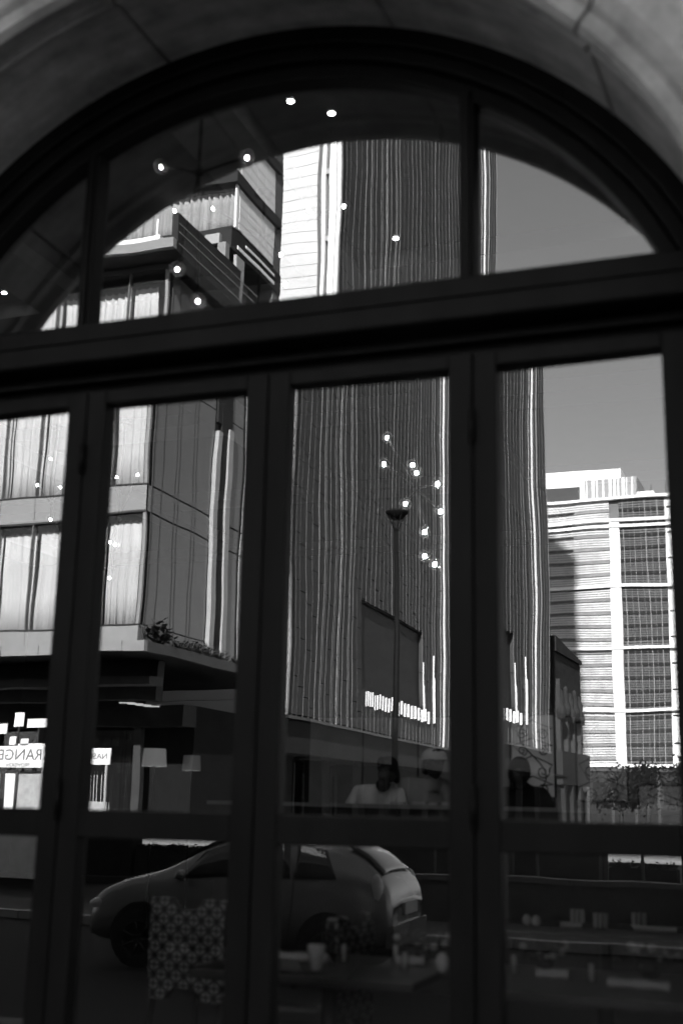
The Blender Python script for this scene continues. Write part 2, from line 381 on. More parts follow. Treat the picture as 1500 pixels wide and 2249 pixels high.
def dep(pts, Y, j=0.25):
    """spread of depth so the globes do not share one plane; keeps each on its own sight line from the eye"""
    r = random.Random(int(Y * 10)); o = []
    for x, z in pts:
        k = 1 + r.uniform(-j, j) / Y; o.append((x * k, Y * k - 4.5, 1.75 + (z - 1.75) * k))
    return o
k = 6.2 / 8
nearg = dep([(-4.535 * k, 1.75 + 5.034 * k), (-3.765 * k, 1.75 + 4.984 * k), (-4.335 * k, 1.75 + 4.099 * k), (-4.138 * k, 1.75 + 3.802 * k)], 6.2, 0.12)
chandelier('near branching chandelier with smoked glass globes, upper left of the arch', (-4.188 * k, 6.2 - 4.5, 1.75 + 4.915 * k), nearg, 0.052, .0105, SMOKE, BULBN)
k = 7.4 / 11
midg = dep([(-6.03 * k, 1.75 + 6.346 * k), (-5.558 * k, 1.75 + 6.30 * k), (-4.034 * k, 1.75 + 6.09 * k), (-4.431 * k, 1.75 + 6.109 * k), (-4.734 * k, 1.75 + 5.638 * k), (-4.676 * k, 1.75 + 5.296 * k), (-4.985 * k, 1.75 + 5.036 * k)], 7.4, 0.15)
chandelier('second branching chandelier, its globes in front of the bright white facade strip', (-4.95 * k, 7.4 - 4.5, 1.75 + 5.85 * k), midg, 0.040, .009, CLEARM, BULBN)
cg = dep([(x_ * .845, 1.75 + (z_ - 1.75) * .845) for x_, z_ in [(-3.525, 5.255), (-3.555, 4.986), (-3.264, 4.955), (-3.222, 4.873), (-3.011, 4.744), (-3.331, 4.569), (-2.979, 4.47), (-3.137, 4.277), (-3.136, 4.041), (-3.036, 3.956)]], 9.3)
chandelier('clear globe chandelier behind the door leaf beside the reflected lamp post', (-3.22 * .845, 4.8, 1.75 + 2.95 * .845), cg, .051, .0115, CLEARM, BULB)
dg = dep([(-7.146, 5.365), (-6.871, 5.373), (-7.089, 4.979), (-7.175, 4.59), (-7.107, 4.56), (-7.156, 4.174)], 12)
chandelier('clear globe chandelier behind the reflected curtains of the second door leaf', (-7.08, 7.5, 4.85), dg, .058, .012, CLEARM, BULBF)
eg = dep([(-8.065, 5.657), (-8.221, 5.346), (-7.902, 5.291), (-8.0, 4.908), (-7.827, 4.559)], 12)
chandelier('clear globe chandelier behind the leftmost door leaf', (-8.0, 7.5, 5.1), eg, .058, .012, CLEARM, BULBF)
for x, Y, lb in ((-2.502, 6.56, 'lit ceiling downlight near the crown of the arch'), (-2.702, 6.35, 'small lit downlight left of the brightest one near the arch crown'),
                 (-2.638, 8.39, 'lit downlight seen against the ribbed tower'), (-0.828, 8.36, 'lit downlight at the right end of the fanlight'),
                 (-1.105, 12.05, 'lit downlight seen against the sky in the right door'), (-4.802, 12.06, 'lit downlight at the top of the third door leaf'),
                 (-6.252, 8.39, 'lit downlight at the far left of the fanlight'), (-8.277, 12.04, 'lit downlight seen against curtains in the leftmost leaf')):
    onbeam = any(xq - .03 <= x <= xq + .53 for xq in xb) or any(yq - .03 <= Y - 4.5 <= yq + .53 for yq in yb)
    zc = 6.045 if onbeam else 6.192; kq = (zc - 1.75) / 4.3; x, Y = x * kq, Y * kq
    t = thing('ceiling_downlight', lb, 'downlight', (x, Y - 4.5, zc), 'recessed ceiling downlights')
    MB().lathe([(.022, -.005), (.036, -.005), (.036, .0), (.022, .006)], (x, Y - 4.5, zc), 20).build('trim_ring', BRASS, t)
    MB().lathe([(0.0, 0.0), (.020, 0.0), (.020, .01)], (x, Y - 4.5, zc - .003), 16).build('lens', DISC, t)

# dining chairs, tables and what is on them
def lattice_mat():
    m = mat('patterned_fabric', 0.45, 0.8, 0.1, var=0.0); n = m.node_tree; b = n.nodes['Principled BSDF']
    tc = n.nodes.new('ShaderNodeTexCoord'); acc = None
    for ang in (0, 45, 90, 135):
        mp = n.nodes.new('ShaderNodeMapping'); mp.inputs['Rotation'].default_value = (0, rad(ang), 0)
        wv = n.nodes.new('ShaderNodeTexWave'); wv.bands_direction = 'X'; wv.inputs['Scale'].default_value = 6.4 if ang % 90 == 0 else 4.53; wv.inputs['Distortion'].default_value = 0.0
        ct = n.nodes.new('ShaderNodeMath'); ct.operation = 'GREATER_THAN'; ct.inputs[1].default_value = 0.085
        n.links.new(tc.outputs['Object'], mp.inputs[0]); n.links.new(mp.outputs[0], wv.inputs[0]); n.links.new(wv.outputs['Fac'], ct.inputs[0])
        if acc is None: acc = ct
        else:
            mu = n.nodes.new('ShaderNodeMath'); mu.operation = 'MULTIPLY'; n.links.new(acc.outputs[0], mu.inputs[0]); n.links.new(ct.outputs[0], mu.inputs[1]); acc = mu
    mr = n.nodes.new('ShaderNodeMapRange'); mr.inputs[3].default_value = 0.03; mr.inputs[4].default_value = 0.32
    n.links.new(acc.outputs[0], mr.inputs[0]); n.links.new(mr.outputs[0], b.inputs['Base Color']); return m
LATT = lattice_mat(); LEATH = mat('dark_leather', 0.03, 0.35, 0.5, var=0.2); CLOTH = mat('dark_table_top', 0.03, 0.3, 0.5, var=0.2)
LINEN = mat('white_linen', 0.45, 0.8, 0.1, var=0.08); CHINA = mat('white_china', 0.5, 0.2, 0.5, var=0)
def chair(label, x, y, rot, z=0.3):
    t = thing('dining_chair', label, 'chair', (0, 0, 0), 'dining chairs with patterned backs')
    pts = [(-.24, .9), (-.10, .9), (-.085, .865), (-.05, .84), (.05, .84), (.085, .865), (.10, .9), (.24, .9), (.25, .62), (.23, .36), (.12, .36), (.07, .42), (-.07, .42), (-.12, .36), (-.23, .36), (-.25, .62)]
    o = MB().prism(pts, 'y', -.03, .03).build('backrest', LATT, t); bv = o.modifiers.new('bevel', 'BEVEL'); bv.width = .012; bv.segments = 2
    o = MB().box(-.24, .24, .04, .50, .40, .50).build('seat', LEATH, t); bv = o.modifiers.new('bevel', 'BEVEL'); bv.width = .03; bv.segments = 3
    for sx in (-1, 1):
        MB().tube([(sx * .22, .02, .40), (sx * .23, -.05, 0)], [.02, .014], 8).build('leg', WOOD, t)
        MB().tube([(sx * .22, .46, .41), (sx * .23, .48, 0)], [.02, .014], 8).build('leg', WOOD, t)
        MB().tube([(sx * .23, .0, .62), (sx * .27, .22, .66), (sx * .27, .40, .62), (sx * .25, .44, .45)], .016, 8).build('armrest', WOOD, t)
    t.location = (x, y, z); t.rotation_euler = (0, 0, rot); return t
chair('pale lattice-patterned chair with notched back behind the second door leaf', -3.17, 1.9, rad(-6))
chair('patterned dining chair turned side-on at the table behind the third leaf', -2.06, 1.45, rad(86))
def table(label, x, y, w, d, z=0.3):
    t = thing('dining_table', label, 'table', (x, y, z), 'dining tables by the window')
    o = bx('tabletop', CLOTH, t, x - w / 2, x + w / 2, y - d / 2, y + d / 2, z + .70, z + .74)
    bv = o.modifiers.new('bevel', 'BEVEL'); bv.width = .008; bv.segments = 2
    MB().tube([(x, y, z + .02), (x, y, z + .70)], .035, 12).build('pedestal', IRON, t)
    MB().lathe([(0, .03), (.05, .03), (.25, .012), (.26, 0)], (x, y, z), 24).build('base', IRON, t)
table('dark set table with rolled napkins behind the third door leaf', -1.95, 0.85, 1.0, 0.8)
table('dark set table nearest the glass behind the right door leaf', -0.75, 0.85, 1.1, 0.8)
table('dark table further inside with glasses behind the right door leaf', -1.05, 3.1, 1.5, 0.8)
TZ = 1.042
def napkin(label, x, y, w, rot):
    t = MB(); t.sm = True
    def fn(u, v): a = v * 2 * pi; return (-w / 2 + w * u, .028 * cos(a) * (1 + .2 * sin(9 * u)), .02 + .018 * sin(a) * (1 + .15 * sin(13 * u + 1)))
    t.grid(16, 10, fn); o = t.build('rolled_napkin', LINEN); tag(o, label, 'napkin', 'white napkins on the tables'); o.location = (x, y, TZ); o.rotation_euler = (0, 0, rot); return o
napkin('long white napkin roll on the left of the third-leaf table', -2.10, 0.86, .26, rad(4)); napkin('short white napkin on the right of the third-leaf table', -1.62, 0.98, .12, rad(20))
napkin('white napkin roll on the near table at the right edge', -0.60, 0.72, .24, rad(-6)); napkin('open white napkin at the left of the near right table', -0.97, 0.86, .13, rad(10))
napkin('flat white napkin on the far table at the right', -0.76, 3.02, .24, rad(0)); napkin('small white napkin beside a glass on the far table', -1.24, 3.0, .12, rad(15))
def tumbler(label, x, y, stripes=True, z=TZ, r=.036, h=.10):
    t = thing('drinking_glass', label, 'glass', (x, y, z), 'glasses standing on the tables')
    MB().lathe([(0, .004), (r * .85, .004), (r, h), (r - .002, h), (r * .8, .008), (0, .008)], (x, y, z), 20).build('bowl', CLEARG, t)
    if stripes:
        m = MB()
        for k in range(8):
            a = 2 * pi * k / 8; c, s_ = cos(a), sin(a); m.box(x + c * r - .006, x + c * r + .006, y + s_ * r - .004, y + s_ * r + .004, z + .02, z + h)
        m.build('stripe', LINEN, t)
for x, y, lb in ((-1.225, 3.15, 'striped tumbler, left one of three on the far right table'), (-1.06, 2.95, 'striped tumbler standing lower, in the middle of the far right table'), (-0.86, 3.1, 'striped tumbler, rightmost on the far right table')): tumbler(lb, x, y)
for x, y, lb in ((-1.92, 0.95, 'pale candle glass in the middle of the third-leaf table'), (-1.70, 1.02, 'slim candle glass right of the middle on the third-leaf table'), (-1.59, 0.80, 'short candle glass at the right end of the third-leaf table'),
                 (-1.145, 0.93, 'tall pale candle glass at the left of the near right table'), (-0.80, 0.82, 'candle glass at the middle of the near right table')):
    t = thing('candle_glass', lb, 'candle glass', (x, y, TZ), 'pale candle glasses on the tables')
    MB().lathe([(0, 0), (.022, 0), (.024, .10), (.022, .10), (.02, .004)], (x, y, TZ), 14).build('holder', CLEARG, t)
    MB().tube([(x, y, TZ + .004), (x, y, TZ + .075)], .011, 10).build('candle', CHINA, t)
for x, y, lb in ((-1.50, 3.0, 'round white salt pot, left of a pair on the far table'), (-1.44, 2.98, 'round white pepper pot, right of a pair on the far table')):
    tag(MB().ball((x, y, TZ + .035), .028, 14, 10, (1, 1, 1.25)).build('condiment_pot', CHINA, origin=(x, y, TZ)), lb, 'pot')
tag(MB().ball((-1.43, .82, TZ + .04), .03, 14, 10, (1, 1, 1.4)).build('egg_shaped_lamp', CHINA, origin=(-1.43, .82, TZ)), 'white egg-shaped ornament at the right end of the third-leaf table', 'ornament')
def bunch(label, x, y, n, s):
    t = thing('flower_arrangement', label, 'flowers', (x, y, TZ)); r = random.Random(n)
    m = MB(); f = MB()
    for i in range(n):
        px, py, pz = x + r.uniform(-s, s), y + r.uniform(-.04, .04), TZ + .05 + r.uniform(0, .07)
        m.tube([(x, y, TZ), (px, py, pz)], .002, 4)
        (f if i % 3 == 0 else m).ball((px, py, pz), r.uniform(.012, .026), 7, 5, (1, 1, .8))
    m.build('leaf_mass', mat('dark_leaves', 0.03, 0.6, 0.3, var=0.3), t); f.build('blossoms', mat('pale_blossom', 0.35, 0.7, 0.2, var=0.3, scale=40), t)
    MB().lathe([(0, 0), (.035, 0), (.045, .05), (.04, .05), (.03, .004)], (x, y, TZ), 14).build('bowl', IRON, t)
bunch('low dark flower bowl at the left of the near right table', -1.05, 1.12, 26, .09); bunch('low flower arrangement at the middle of the near right table', -0.60, 1.15, 34, .16); bunch('low flowers behind the third-leaf table edge', -1.62, 1.18, 26, .12)

# bar with a raised shelf, table lamps, iron screens
bbp = thing('back_bar_panel', 'pale panelled partition standing behind the people at the bar', 'partition', (-2.6, 8.2, .3))
for i in range(7): bx('panel', mat('back_panel_paint', .34, .6, .3, var=.15), bbp, -4.9 + i * .62, -4.30 + i * .62, 8.16, 8.2, .32, 2.62)
bx('panel_frame', WOOD, bbp, -4.95, -.50, 8.201, 8.26, .3, 2.72)
bar = thing('bar_counter', 'long dark bar with a raised pale-edged shelf across the dining room', 'bar', (-2.2, 5.3, 0.3))
bx('front_panel', WOOD, bar, -4.6, 0.6, 5.2, 5.28, .3, 1.69); bx('counter', LEATH, bar, -4.6, 0.6, 5.281, 5.75, 1.28, 1.33)
bx('shelf', SHADE, bar, -4.65, 0.65, 5.12, 5.42, 1.692, 1.722)
for x in (-4.3, -3.0, -1.7, -.4): bx('shelf_bracket', IRON, bar, x, x + .03, 5.285, 5.40, 1.332, 1.69)
for i, x in enumerate((-3.05, -2.86, -2.72, -2.66)):
    tag(bx('stacked_plates', CHINA, None, x, x + .11, 5.2, 5.3, 1.724, 1.742 + .006 * (i % 2)), ['white plates on the bar shelf below the bearded man', 'white plates on the shelf between the two men', 'white plates on the shelf below the cap', 'white plates on the shelf furthest right'][i], 'plates')
def tlamp(label, x, Y, zb, zt, r0, r1, e):
    y = Y - 4.5; t = thing('standing_lamp', label, 'lamp', (x, y, .3))
    sh = MB().lathe([(r0, zb), (r1, zt)], (x, y, 0), 28); sh.lathe([(r0 - .004, zb), (r1 - .004, zt)], (x, y, 0), 28)
    sh.build('lamp_shade', mat('lamp_shade_%d' % int(e * 100), 0.6, 0.8, 0.1, var=0.05, emit=e), t)
    MB().lathe([(0, zb + .02), (.03, zb + .03), (.03, zb + .08), (0, zb + .1)], (x, y, 0), 12).build('bulb', mat('lamp_bulb', 1, emit=1.5, var=0), t)
    MB().tube([(x, y, .3), (x, y, zb + .03)], .012, 10).build('pole', BRASS, t); MB().lathe([(0, .02), (.12, .015), (.13, 0)], (x, y, .3), 20).build('base', BRASS, t)
tlamp('standing lamp with lit drum shade, brighter left one behind the second leaf', -6.45, 12, 2.06, 2.25, .135, .118, .03)
tlamp('standing lamp with dimmer drum shade beside the brighter one', -6.0, 12, 2.02, 2.18, .10, .09, .006)
def spiral(m, cx, cz, y, r, turns, a0, sg=1, th=.012):
    pts = []
    n = int(18 * turns)
    for i in range(n + 1):
        t = i / n; a = a0 + sg * turns * 2 * pi * t; q = r * (1 - .85 * t); pts.append((cx + q * cos(a), y, cz + q * sin(a)))
    m.tube(pts, th, 5); return pts[0]
def screen(label, x0, x1, z0, z1, Y, seed, em):
    y = Y - 4.5; t = thing('scrollwork_screen', label, 'iron screen', ((x0 + x1) / 2, y, .3), 'scrolled iron screens before lit panels')
    bx('backing_panel', mat('lit_panel_%d' % seed, 0.30, 0.7, 0.2, var=0.25, scale=2, emit=em), t, x0, x1, y + .04, y + .06, z0, z1)
    m = MB(); h = z1 - z0; w = x1 - x0; r = random.Random(seed); zc = z0 + .06; side = 0
    m.tube([(x0, y, z0), (x0, y, z1)], .010, 5); m.tube([(x1, y, z0), (x1, y, z1)], .010, 5); m.tube([(x0, y, z0), (x1, y, z0)], .010, 5); m.tube([(x0, y, z1), (x1, y, z1)], .010, 5)
    k = 0
    while zc < z1 - .06:
        q = min(w * .16, .055) * r.uniform(.8, 1.2)
        for s_ in (0, 1):
            cx = x0 + w * (.27 if s_ == 0 else .73); p = spiral(m, cx, zc, y, q, 1.6, r.uniform(0, 6), 1 if s_ == 0 else -1, .006)
            m.tube([p, (x0 + w * (.05 if s_ == 0 else .95), y, zc + q), ((x0 + x1) / 2, y, zc + q * 2.4)], .006, 5)
        zc += q * 3.1; k += 1
    m.tube([((x0 + x1) / 2 + .3 * w * sin(v * 6.3), y, z0 + h * v) for v in [i / 24 for i in range(25)]], .007, 5)
    m.build('scrollwork', IRON, t)
    for x in (x0 + .01, x1 - .01): MB().tube([(x, y, .3), (x, y, z0)], .012, 6).build('post', IRON, t)
screen('scrolled iron screen before a pale panel, left of three', -2.22, -1.84, 1.80, 2.50, 10.5, 3, .014)
screen('tall scrolled iron screen in the middle, before the reflected high-rise base', -1.66, -1.24, 1.78, 2.43, 10.5, 5, .006)
screen('low scrolled iron screen at the right edge', -1.17, -.80, 1.68, 1.92, 10.6, 8, .009)
dw = thing('service_doorway', 'dark doorway with a lit porthole panel behind the third leaf', 'doorway', (-6.1, 15.9, .3))
bx('door_frame', WOOD, dw, -5.75, -5.0, 15.86, 15.99, .3, 2.75); bx('lit_panel', mat('lit_notice', .3, emit=.022, var=.6, scale=3), dw, -5.55, -5.25, 15.84, 15.858, 1.95, 2.5)

# ---------------------------------------------------------------- people
SKIN = mat('dark_skin', 0.05, 0.55, 0.4, var=0.1, scale=10); HAIR = mat('black_hair', 0.008, 0.7, 0.3, var=0.3, scale=40)
def skin_mesh(name, verts, edges, radii, m, parent, root=0, sub=1):
    me = bpy.data.meshes.new(name); me.from_pydata([tuple(Vector(v) - ORG[parent]) for v in verts], edges, []); me.materials.append(m)
    o = bpy.data.objects.new(name, me); C.objects.link(o); o.parent = parent; ORG[o] = ORG[parent]
    sk = o.modifiers.new('skin', 'SKIN'); sk.use_smooth_shade = True
    for i, d in enumerate(me.skin_vertices[0].data): r = radii[i]; d.radius = (r, r) if not isinstance(r, tuple) else r; d.use_root = (i == root)
    if sub: s = o.modifiers.new('sub', 'SUBSURF'); s.levels = sub; s.render_levels = sub
    return o
def person(label, x, y, headc, shirt, cap=False, beard=False, face=(0, -1), hands=((-.25, -.3), (.2, -.35)), floor=.3, handz=1.36):
    """standing figure leaning over the counter; headc is the middle of the head"""
    t = thing('person', label, 'person', (x, y, floor)); hx, hy, hz = headc
    P = []; E = []; Rr = []
    def add(p, r, par=None):
        P.append(p); Rr.append(r)
        if par is not None: E.append((par, len(P) - 1))
        return len(P) - 1
    pel = add((x, y, floor + .95), (.17, .13)); w = add((x + (hx - x) * .3, y + (hy - y) * .3, floor + 1.12), (.15, .11), pel)
    nk = Vector((hx, hy + .03, hz - .13)); chx = Vector((x, y - .02, hz - .30))
    ch = add(tuple(chx), (.20, .14), w); nb = add(tuple(nk), .06, ch); hd0 = add((hx, hy, hz - .07), .062, nb)
    ends = []
    for s_, (ax, ay) in zip((-1, 1), hands):
        sh = add((chx.x + s_ * .19, chx.y, chx.z + .12), .085, ch)
        ha = Vector((hx + ax, hy + ay, handz)); el = (Vector(P[sh]) + ha) / 2 + Vector((s_ * .10, .06, -.06))
        e = add(tuple(el), .045, sh); wr = add(tuple(ha), .028, e); ends.append((ha, (ha - el).normalized(), s_))
        hip = add((x + s_ * .10, y, floor + .88), .10, pel); kn = add((x + s_ * .12, y - .02, floor + .48), .065, hip); an = add((x + s_ * .12, y + .03, floor + .08), .042, kn)
        add((x + s_ * .13, y - .12, floor + .04), .035, an)
    skin_mesh('clothed_body', P, E, Rr, shirt, t)
    fx, fy = face; fl = math.hypot(fx, fy); fx, fy = fx / fl, fy / fl
    m = MB(); n1, n2 = 20, 16; m.sm = True
    def hf(u, v):
        a = 2 * pi * u; p = pi * v; r = .105
        X, Y_, Z = sin(p) * cos(a), sin(p) * sin(a), cos(p)          # X = forward
        wx = .098 * (1 if X < 0 else .92); wy = .076; wz = .125
        if Z < -.2: wx *= 1 + .25 * (Z + .2); wy *= 1 + .5 * (Z + .2)
        X_, Yy, Zz = X * wx, Y_ * wy, Z * wz
        if X > .85 and -.35 < Z < .15: X_ += .018 * (1 - abs(Y_) / .5)       # nose
        if X > .75 and .02 < Z < .3 and .15 < abs(Y_) < .6: X_ -= .008       # eye sockets
        return (hx + X_ * fx - Yy * fy, hy + X_ * fy + Yy * fx, hz + Zz - .02 * X)
    m.grid(n1 * 2, n2 * 2, hf); hd = m.build('head', SKIN, t)
    m = MB()
    for s_ in (-1, 1): m.ball((hx - s_ * .078 * fy, hy + s_ * .078 * fx, hz - .01), .025, 8, 6, (.5, .6, 1.2))
    m.build('ears', SKIN, t)
    m = MB()
    def hr(u, v):
        a = 2 * pi * u; p = pi * .60 * v; X, Y_, Z = sin(p) * cos(a), sin(p) * sin(a), cos(p); wr_ = 1 + .04 * sin(17 * a) * sin(p)
        sx = .112 if X < 0 else .096
        return (hx + (X * sx * fx - Y_ * .092 * fy) * wr_ - .008 * fx, hy + (X * sx * fy + Y_ * .092 * fx) * wr_ - .008 * fy, hz + .02 + Z * .128 * wr_ + (.07 * X if v > .55 else 0))
    m.grid(28, 12, hr); m.build('hair', HAIR, t)
    if beard:
        m = MB(); m.ball((hx + .055 * fx, hy + .055 * fy, hz - .105), .062, 14, 10, (1, 1.05, .95)); m.build('beard', HAIR, t)
    if cap:
        m = MB()
        def cp(u, v): a = 2 * pi * u; p = pi * .5 * v; return (hx + .118 * sin(p) * cos(a), hy + .112 * sin(p) * sin(a), hz + .045 + .105 * cos(p))
        m.grid(24, 8, cp); c_ = m.build('cap', mat('pale_cap', .6, .8, .1, var=.1), t)
        b = MB(); b.prism([(hx + .10 * fx - .075 * fy, hy + .10 * fy + .075 * fx), (hx + .19 * fx - .05 * fy, hy + .19 * fy + .05 * fx), (hx + .20 * fx + .05 * fy, hy + .20 * fy - .05 * fx), (hx + .10 * fx + .075 * fy, hy + .10 * fy - .075 * fx)], 'z', hz + .038, hz + .048)
        b.build('brim', MATS['pale_cap'], c_)
    for ha, d, s_ in ends:
        side = d.cross(Vector((0, 0, 1))).normalized() * s_
        P = [tuple(ha), tuple(ha + d * .05)]; E = [(0, 1)]; Rr = [.026, (.036, .018)]
        for kk, (off, ln) in enumerate(((-.03, .062), (-.01, .072), (.011, .068), (.03, .052))):
            b0 = ha + d * .09 + side * off; P += [tuple(b0), tuple(b0 + d * ln * .55 + Vector((0, 0, -.012))), tuple(b0 + d * ln + Vector((0, 0, -.035)))]
            n = len(P); E += [(1, n - 3), (n - 3, n - 2), (n - 2, n - 1)]; Rr += [.0095, .0085, .007]
        b0 = ha + d * .03 - side * .035; P += [tuple(b0), tuple(b0 + d * .035 - side * .012)]; n = len(P); E += [(0, n - 2), (n - 2, n - 1)]; Rr += [.012, .009]
        skin_mesh('hand', P, E, Rr, SKIN, t)
person('bearded man in a pale shirt leaning over the bar, head bowed', -3.38, 5.92, (-3.26, 5.80, 1.985), mat('pale_shirt', .75, .8, .1, var=.1), beard=True, face=(-.5, -1), hands=((-.34, -.2), (.10, -.28)))
person('man in a grey shirt and pale peaked cap standing beside the bearded man', -3.00, 6.05, (-2.87, 5.90, 2.06), mat('grey_shirt', .35, .8, .1, var=.1), cap=True, face=(.75, -.6), hands=((-.15, -.35), (.22, -.3)))
person('dark-clothed figure in shade at the bar behind the right leaf', -2.12, 6.0, (-2.12, 5.88, 1.99), mat('black_shirt', .012, .8, .1, var=.1), face=(.3, -1), hands=((-.25, -.3), (.2, -.3)))

# ================================================================ REFLECTED CITY (stands behind the photographer, across the street)
# ---- curtained corner building
Y1 = 32.0; XC = -17.68; E0 = 1.75
cbld = thing('glass_corner_building', 'glass corner building with white curtained windows, terrace and canopy', 'building', (-24, V(36), 0.42))
def Bx(name, m, par, x0, x1, Ya, Yb, z0, z1, **kw): return bx(name, m, par, x0, x1, V(Ya), V(Yb), z0 + E0, z1 + E0, **kw)
Bx('core_wall', mat('dim_room', 0.06, 0.9, 0.1, var=0.1), cbld, -50, XC - .35, Y1 + .9, 41.0, 4.2, 16.4)
floors = [(5.0, 8.46), (9.32, 13.1), (13.9, 16.45)]
Bx('canopy_fascia', GREYC, cbld, -50, -17.05, 31.3, 31.5, 4.10, 4.40)
for i in range(24): Bx('fascia_joint', MULL, cbld, -50 + i * 1.4, -49.98 + i * 1.4, 31.29, 31.298, 4.10, 4.40)
Bx('canopy_slab', DARKC, cbld, -50, -17.25, 31.502, 44, 4.12, 4.38)
Bx('canopy_side_edge', mat('dark_fascia', .05, .5, .3), cbld, -17.249, -17.05, 31.502, 44, 4.10, 4.40)
Bx('spandrel', GREYC, cbld, -50, XC, Y1, Y1 + .3, 4.402, 4.98)
for za, zb in ((8.48, 9.30), (13.12, 13.88)): Bx('spandrel', GREYC, cbld, -50, XC, Y1, Y1 + .3, za, zb)
for za, zb in ((8.42, 8.48), (9.30, 9.34), (4.96, 5.0), (13.08, 13.12)): Bx('transom', MULL, cbld, -50, XC + .03, Y1 - .03, Y1 + .05, za, zb)
bay = 1.32; nb = 11
for fi, (za, zb) in enumerate(floors):
    for j in range(nb):
        x1 = XC - .12 - j * bay; x0 = x1 - bay + .05
        Bx('window_pane', WPANE, cbld, x0, x1, Y1 + .10, Y1 + .12, za, zb)
        c0, c1 = x0 - .01, x1 + .01
        if (fi * 5 + j * 3) % 4 == 1: c0 += .05
        if fi == 2 and j == 0: c1 -= .42
        if (fi + j) % 3 == 2: c1 -= .05
        m = MB(); r = random.Random(fi * 31 + j); ph = r.uniform(0, 6); topz = zb - (.42 if fi == 2 else .22)
        fq = r.uniform(24, 30)
        def cf(u, v, c0=c0, c1=c1, ph=ph, topz=topz, za=za, fq=fq):
            x = c0 + (c1 - c0) * u; w = sin(fq * x + ph) + .5 * sin(fq * 1.73 * x + 2 * ph)
            return (x + .03 * sin(fq * 1.0 * x + 1.3) + .05 * (1 - v) * sin(3.1 * x), V(Y1 + .42 + (.022 + .02 * (j % 2)) * w * (1.1 - .3 * v)), E0 + za + (topz - za + .03 * sin(fq * x)) * v)
        m.grid(70, 3, cf); o = m.build('curtain', CURT, cbld); sd_ = o.modifiers.new('solid', 'SOLIDIFY'); sd_.thickness = .006
        Bx('mullion', mat('grey_mullion', .12, .5, .3), cbld, x0 - .045, x0 - .012, Y1 - .02, Y1 + .16, za, zb)
        Bx('spandrel_joint', MULL, cbld, x0 - .035, x0 - .02, Y1 - .004, Y1 - .001, za - .58 if fi == 0 else za - .8, za - .03)
# corner posts and side facade
Bx('corner_post', GREYC, cbld, XC - .10, XC, Y1 + .001, Y1 + .10, 4.99, 16.45)
Bx('corner_post', MULL, cbld, XC - .02, XC + .02, Y1 + .30, Y1 + .34, 5.0, 16.45)
SX = XC - .001
yy = [Y1 + .35, 32.95, 33.9, 34.15, 35.1, 35.35, 36.5]
for k in range(len(yy) - 1):
    for za, zb in ((4.42, 4.98), (5.02, 8.44), (8.5, 9.28), (9.34, 13.08), (13.12, 13.88), (13.92, 16.45)):
        Bx('side_panel', SIDEG, cbld, XC - .06, SX - .002 * (k % 2), yy[k] + .006, yy[k + 1] - .006, za, zb)
for yq in (32.95, 33.9, 34.12, 35.1, 35.32, 38.92, 40.02): Bx('side_mullion', MULL, cbld, XC - .05, SX + .008, yq - .02, yq + .02, 4.42, 16.44)
Bx('side_backing', MULL, cbld, XC - .3, XC - .07, Y1 + .31, 41, 4.42, 16.44)
Bx('upright_fin', SHADE, cbld, XC - .05, XC + .12, 36.62, 36.95, 4.45, 12.4); Bx('upright_fin', SHADE, cbld, XC - .05, XC + .12, 37.55, 37.9, 4.45, 12.7)
Bx('shaft_shade_block', mat('shaft_shade_black', .006, .6, .3), cbld, XC - .05, XC + .06, 36.96, 37.5, 4.45, 16.4); Bx('shaft_shade_block', MATS['shaft_shade_black'], cbld, XC - .05, XC + .05, 36.62, 37.9, 12.72, 16.4)  # black recess strip; the wide upper block paints shadow above the fins
for ya, yb_ in ((38.0, 38.9), (39.2, 40.0), (40.1, 40.9)):
    for za, zb in ((4.45, 8.44), (8.5, 9.28), (9.34, 13.08), (13.12, 16.4)): Bx('side_panel', SIDEG if ya != 39.2 else SHADE, cbld, XC - .06, SX, ya, yb_, za, zb)
# terrace slab and balustrade
Bx('terrace_slab', GREYC, cbld, -50, -17.0, 31.0, 31.2, 16.68, 17.0); Bx('terrace_soffit', DARKC, cbld, -50, -17.02, 31.2, 36.6, 16.66, 16.98)
Bx('window_head', MULL, cbld, -50, XC, Y1, Y1 + .3, 16.46, 16.655)
Bx('planter_wall', WHITE, cbld, -50, -17.75, 31.5, 31.8, 17.0, 17.42); Bx('terrace_post', WHITE, cbld, -17.9, -17.84, 31.5, 31.56, 17.42, 18.0)
Bx('dark_parapet', DARKC, cbld, -17.22, -17.02, 31.3, 36.0, 16.99, 18.0)
for yA in (31.6, 32.6, 33.6, 34.6, 35.6): Bx('balustrade_glass', BALG, cbld, -17.0, -16.985, yA, yA + .96, 16.2, 17.6)
for z in (16.9, 17.3, 17.6): Bx('handrail', SHADE, cbld, -16.98, -16.96, 31.3, 37.4, z, z + .02)
Bx('terrace_column', GREYC, cbld, -17.9, -17.6, 35.9, 36.2, 16.0, 19.2); Bx('terrace_column', SHADE, cbld, -17.62, -17.50, 36.6, 37.3, 16.0, 19.0)
Bx('terrace_backwall', DARKC, cbld, -50, -19.5, 36.8, 37.0, 17.0, 19.2)
